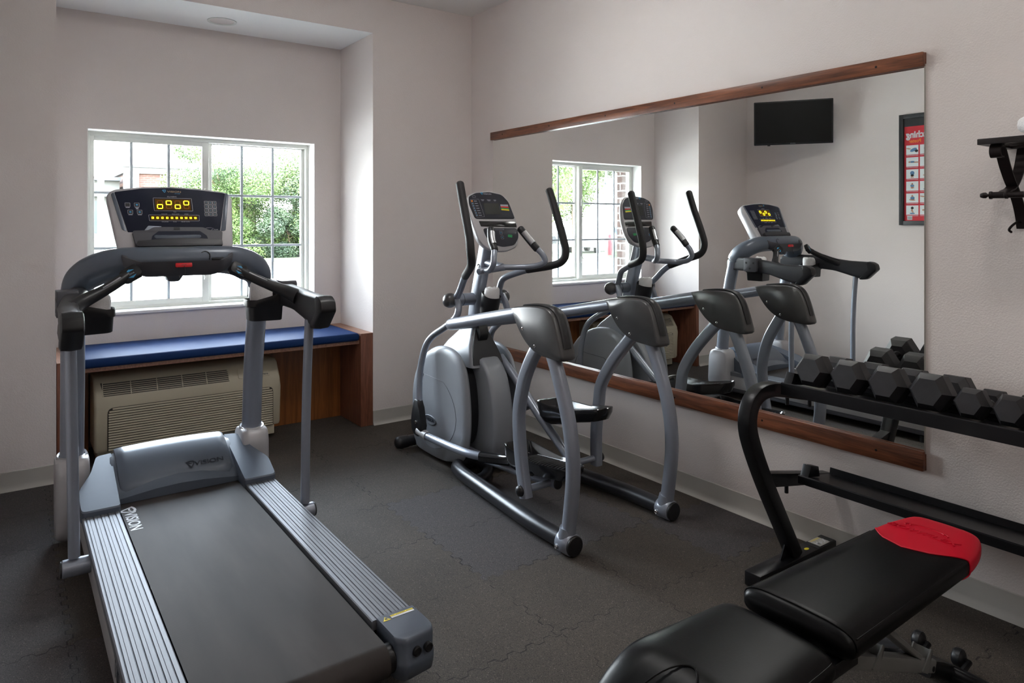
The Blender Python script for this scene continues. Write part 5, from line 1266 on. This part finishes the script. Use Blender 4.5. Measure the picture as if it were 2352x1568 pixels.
ft_.loft(rg); tag(ft_.build('folded_towel', M['towel'], None, angle=1.2), 'folded white towel lying on the bronze wall shelf at the right edge', 'towel')
# ------------------------------------------------------------------ outside
GZ = -.30
struct('ground_near', MB().box(-60, 60, 5.5, 31.5, GZ-.2, GZ), M['concrete'])
tag(MB().box(-60, 60, 31.5, 34.8, GZ-.2, GZ+.03).build('grass_verge', M['grass']), 'narrow strip of mown grass between the car park and the road', 'grass', kind='stuff')
tag(MB().box(-70, -5, 25.5, 31.4, GZ-.2, GZ+.03).build('grass_bank', M['grass']), 'band of mown grass outside at the left, seen through the window in the mirror', 'grass', kind='stuff')
struct('road', MB().box(-90, 90, 34.8, 45.5, GZ-.2, GZ+.01), M['asphalt'])
tag(MB().box(-140, 140, 45.5, 170, GZ-.2, GZ+.04).build('grass_lawn', M['grass']), 'wide sunlit lawn beyond the road outside', 'grass', kind='stuff')
def tree(x, y, h, w, mt, seed, label, low=.08, dens=1.0, leaf=.17):
    rnd_ = random.Random(seed); e = empty('leafy_tree', (x, y, GZ+.04), label, 'tree', None)
    tr = MB(); tr.tube([(x, y, GZ), (x+.1, y, GZ+h*.35), (x-.1, y, GZ+h*.7)], [h*.025, h*.018, h*.008], 10)
    blobs = []
    for k in range(int(16*dens)):
        a = rnd_.random()*2*PI; f = rnd_.random(); zz = low + (1-low)*(.05+.86*f); rr = w*(.62-.42*abs(zz-.42)**1.2)*rnd_.random()**.5
        blobs.append((x+rr*math.cos(a), y+rr*math.sin(a)*.8, GZ+h*zz, (h*.15+w*.05)*(.7+.5*rnd_.random())))
        if k % 3 == 0: tr.tube([(x, y, GZ+h*min(.65, zz*.6)), blobs[-1][:3]], [h*.008, h*.003], 6)
    tr.build('trunk', M['bark'], e)
    V, F = [], []
    for bx_, by_, bz_, br_ in blobs:
        n = int(3000*dens**.5)
        for i in range(n):
            d = Vector((rnd_.gauss(0, 1), rnd_.gauss(0, 1), rnd_.gauss(0, 1))).normalized(); r_ = br_*(.55+.5*rnd_.random())
            c = Vector((bx_, by_, bz_)) + Vector((d.x*r_*1.15, d.y*r_*1.1, d.z*r_*.9))
            u = Vector((rnd_.gauss(0, 1), rnd_.gauss(0, 1), rnd_.gauss(0, 1))).normalized(); v_ = u.orthogonal().normalized(); s_ = leaf*(.6+.8*rnd_.random())
            b = len(V); V += [c-u*s_, c+v_*s_*.5, c+u*s_, c-v_*s_*.5]; F.append((b, b+1, b+2, b+3))
    me = bpy.data.meshes.new('crown'); me.from_pydata([tuple(v - e.location) for v in V], [], F); me.materials.append(M[mt])
    o = bpy.data.objects.new('crown', me); COL.objects.link(o); o.parent = e
    return e
TREES = [(11.6, 49.5, 7.4, 4.2, 'leaf_b', 'soft green tree whose top shows left of the window mullion'), (16.9, 50.5, 8.3, 5.2, 'leaf_b', 'tall pale green tree right of the window mullion, tallest of the row'),
         (20.0, 48.5, 7.0, 5.0, 'leaf_c', 'darker green tree in the middle of the row outside the right sash'), (23.0, 50.0, 7.6, 5.4, 'leaf_a', 'bright yellow-green tree second from the right of the row outside'),
         (26.4, 49.0, 7.7, 5.2, 'leaf_a', 'bright yellow-green tree at the right end of the window view')]
for i, (x, y, h_, w_, m_, lb) in enumerate(TREES): tree(x*.735, y*.735, h_*.80, w_*.80, m_, 20+i, lb, .0, 1.6, .050)
for i, (x, y) in enumerate(((11.6, 35.6), (15.7, 35.4), (18.6, 35.7))): tree(x, y, 2.3, 3.2, 'leaf_c', 50+i, ['low dark green bush at the foot of the row, behind the console', 'low dark green bush at the foot of the row, below the middle tree', 'low dark green bush at the foot of the row, at its right end'][i], .0, 1.0, .05)
# trees seen only through the mirror, off to the left
for i, (x, y, h_, w_, m_, lb) in enumerate(((-13.5, 25.0, 7.6, 5.0, 'leaf_b', 'bright green tree outside at the left, seen through the window in the mirror'), (-19.8, 29.5, 8.0, 4.4, 'leaf_b', 'paler green tree outside at the far left, seen through the window in the mirror'))):
    tree(x, y, h_, w_, m_, 70+i, lb, .32, 1.0, .06)
# brick building beyond the road, with a stone pier and a lower wing
bb = empty('brick_building', (13, 78, GZ), 'low red brick building with stone pier and grey parapet seen through the left sash', 'building')
MB().box(9.6, 22, 78, 90, GZ+.041, 7.15).build('wall', M['brickfar'], bb)
MB().box(9.2, 22.2, 77.7, 90.2, 6.35, 7.0).build('fascia', M['pale_wall'], bb)
MB().box(9.2, 22.2, 77.5, 90.3, 6.95, 7.2).build('roof_cap', M['roofedge'], bb)
MB().box(9.3, 10.6, 77.6, 78.2, GZ+.041, 6.9).build('stone_pier', M['pale_wall'], bb)
MB().box(9.6, 22, 77.75, 78, 4.0, 4.7).build('string_course', M['pale_wall'], bb)
MB().box(15.3, 16.8, 77.3, 78.2, GZ+.041, 6.9).build('stone_pier', M['stone'], bb)
MB().box(14.2, 15.3, 77.6, 78.2, GZ+.041, 6.9).build('pier_panel', M['pale_wall'], bb)
for k in range(3): MB().box(10.9+k*1.1, 11.7+k*1.1, 77.9, 78.02, .6, 3.3).build('window', M['darkglass'], bb)
wg = empty('shop_wing', (6, 80, GZ), 'long pale canopied wing of the building at the left edge of the window', 'building')
MB().box(-6, 9.2, 80, 92, GZ+.041, 5.7).build('wall', M['pale_wall'], wg)
MB().box(-6.2, 9.2, 79.2, 92, 5.65, 6.0).build('roof_cap', M['roofedge'], wg)
MB().box(-6.2, 9.2, 79.0, 80, 4.05, 4.35).build('canopy', M['roofedge'], wg)
for k in range(4): MB().box(-4+k*3.2, -2+k*3.2, 79.9, 80.02, .5, 3.6).build('window', M['darkglass'], wg)
def pole(name, x, y, r, h_, label):
    e = empty(name, (x, y, GZ), label, 'pole'); MB().tube([(x, y, GZ), (x, y, GZ+h_)], r, 12).build('shaft', M['pole'], e)
    c = MB()
    for z in (.55, .7, .85): c.cyl((x, y, GZ+h_*z), (x, y, GZ+h_*z+.12), r*1.35, 10)
    c.build('bands', M['roofedge'], e)
pole('light_pole', 2.60, 27.5, .105, 9, 'thick pale light pole near the left edge of the window')
pole('flag_pole', 13.6, 96.0, .22, 19, 'thin banded pole rising above the brick building')
pole('sign_pole', -17.4, 24.5, .06, 6.5, 'slim pole by the far tree, seen through the window in the mirror')
# cars
def car(x, y, ang, m_, label):
    e = empty('car', (x, y, GZ), label, 'car'); 
    side = rounded([(-2.2, .35), (2.2, .35), (2.25, .8), (1.3, .95), (.75, 1.42), (-1.1, 1.45), (-1.9, 1.0), (-2.25, .9)], [.1, .1, .15, .1, .25, .3, .1, .15], 4)
    R_ = Matrix.Rotation(ang, 3, 'Z'); fr = Fr((x, y, GZ), R_ @ Vector((1, 0, 0)), (0, 0, 1), R_ @ Vector((0, 1, 0)))
    MB().prism(fr, side, -.88, .88, .1, 3).build('body', M[m_], e)
    MB().prism(fr, rounded([(-1.65, .98), (1.05, .96), (.66, 1.34), (-1.0, 1.37)], .06), -.885, .885).build('glazing', M['darkglass'], e)
    for a in (-1.35, 1.4):
        for c in (-.8, .8): MB().cyl(fr(a, .33, c-.12), fr(a, .33, c+.12), .33, 20).build('wheel', M['tyre'], e)
car(8.35, 16.6, .0, 'pale_wall', 'pale car at the right edge of the window, only its tail in view')
car(-38, 45.5, .2, 'carblue', 'blue parked car far off, seen through the window in the mirror')
car(-33.0, 46.5, .1, 'cardark', 'dark green parked car beside the blue one, seen through the window in the mirror')
car(-22.6, 31.2, -.5, 'silver_lt', 'silver parked car outside at the left, seen through the window in the mirror')
for i, (x, y) in enumerate(((-20.5, 27.5), (-26.8, 31.5))):
    e = empty('bollard', (x, y, GZ), ['red bollard nearer the window, seen in the mirror', 'red bollard farther from the window, seen in the mirror'][i], 'bollard', 'red bollards')
    MB().lathe((x, y, GZ), (0, 0, 1), [(.11, 0), (.11, 1.0), (.08, 1.1), (.001, 1.13)], 14).build('post', M['posterred'], e)
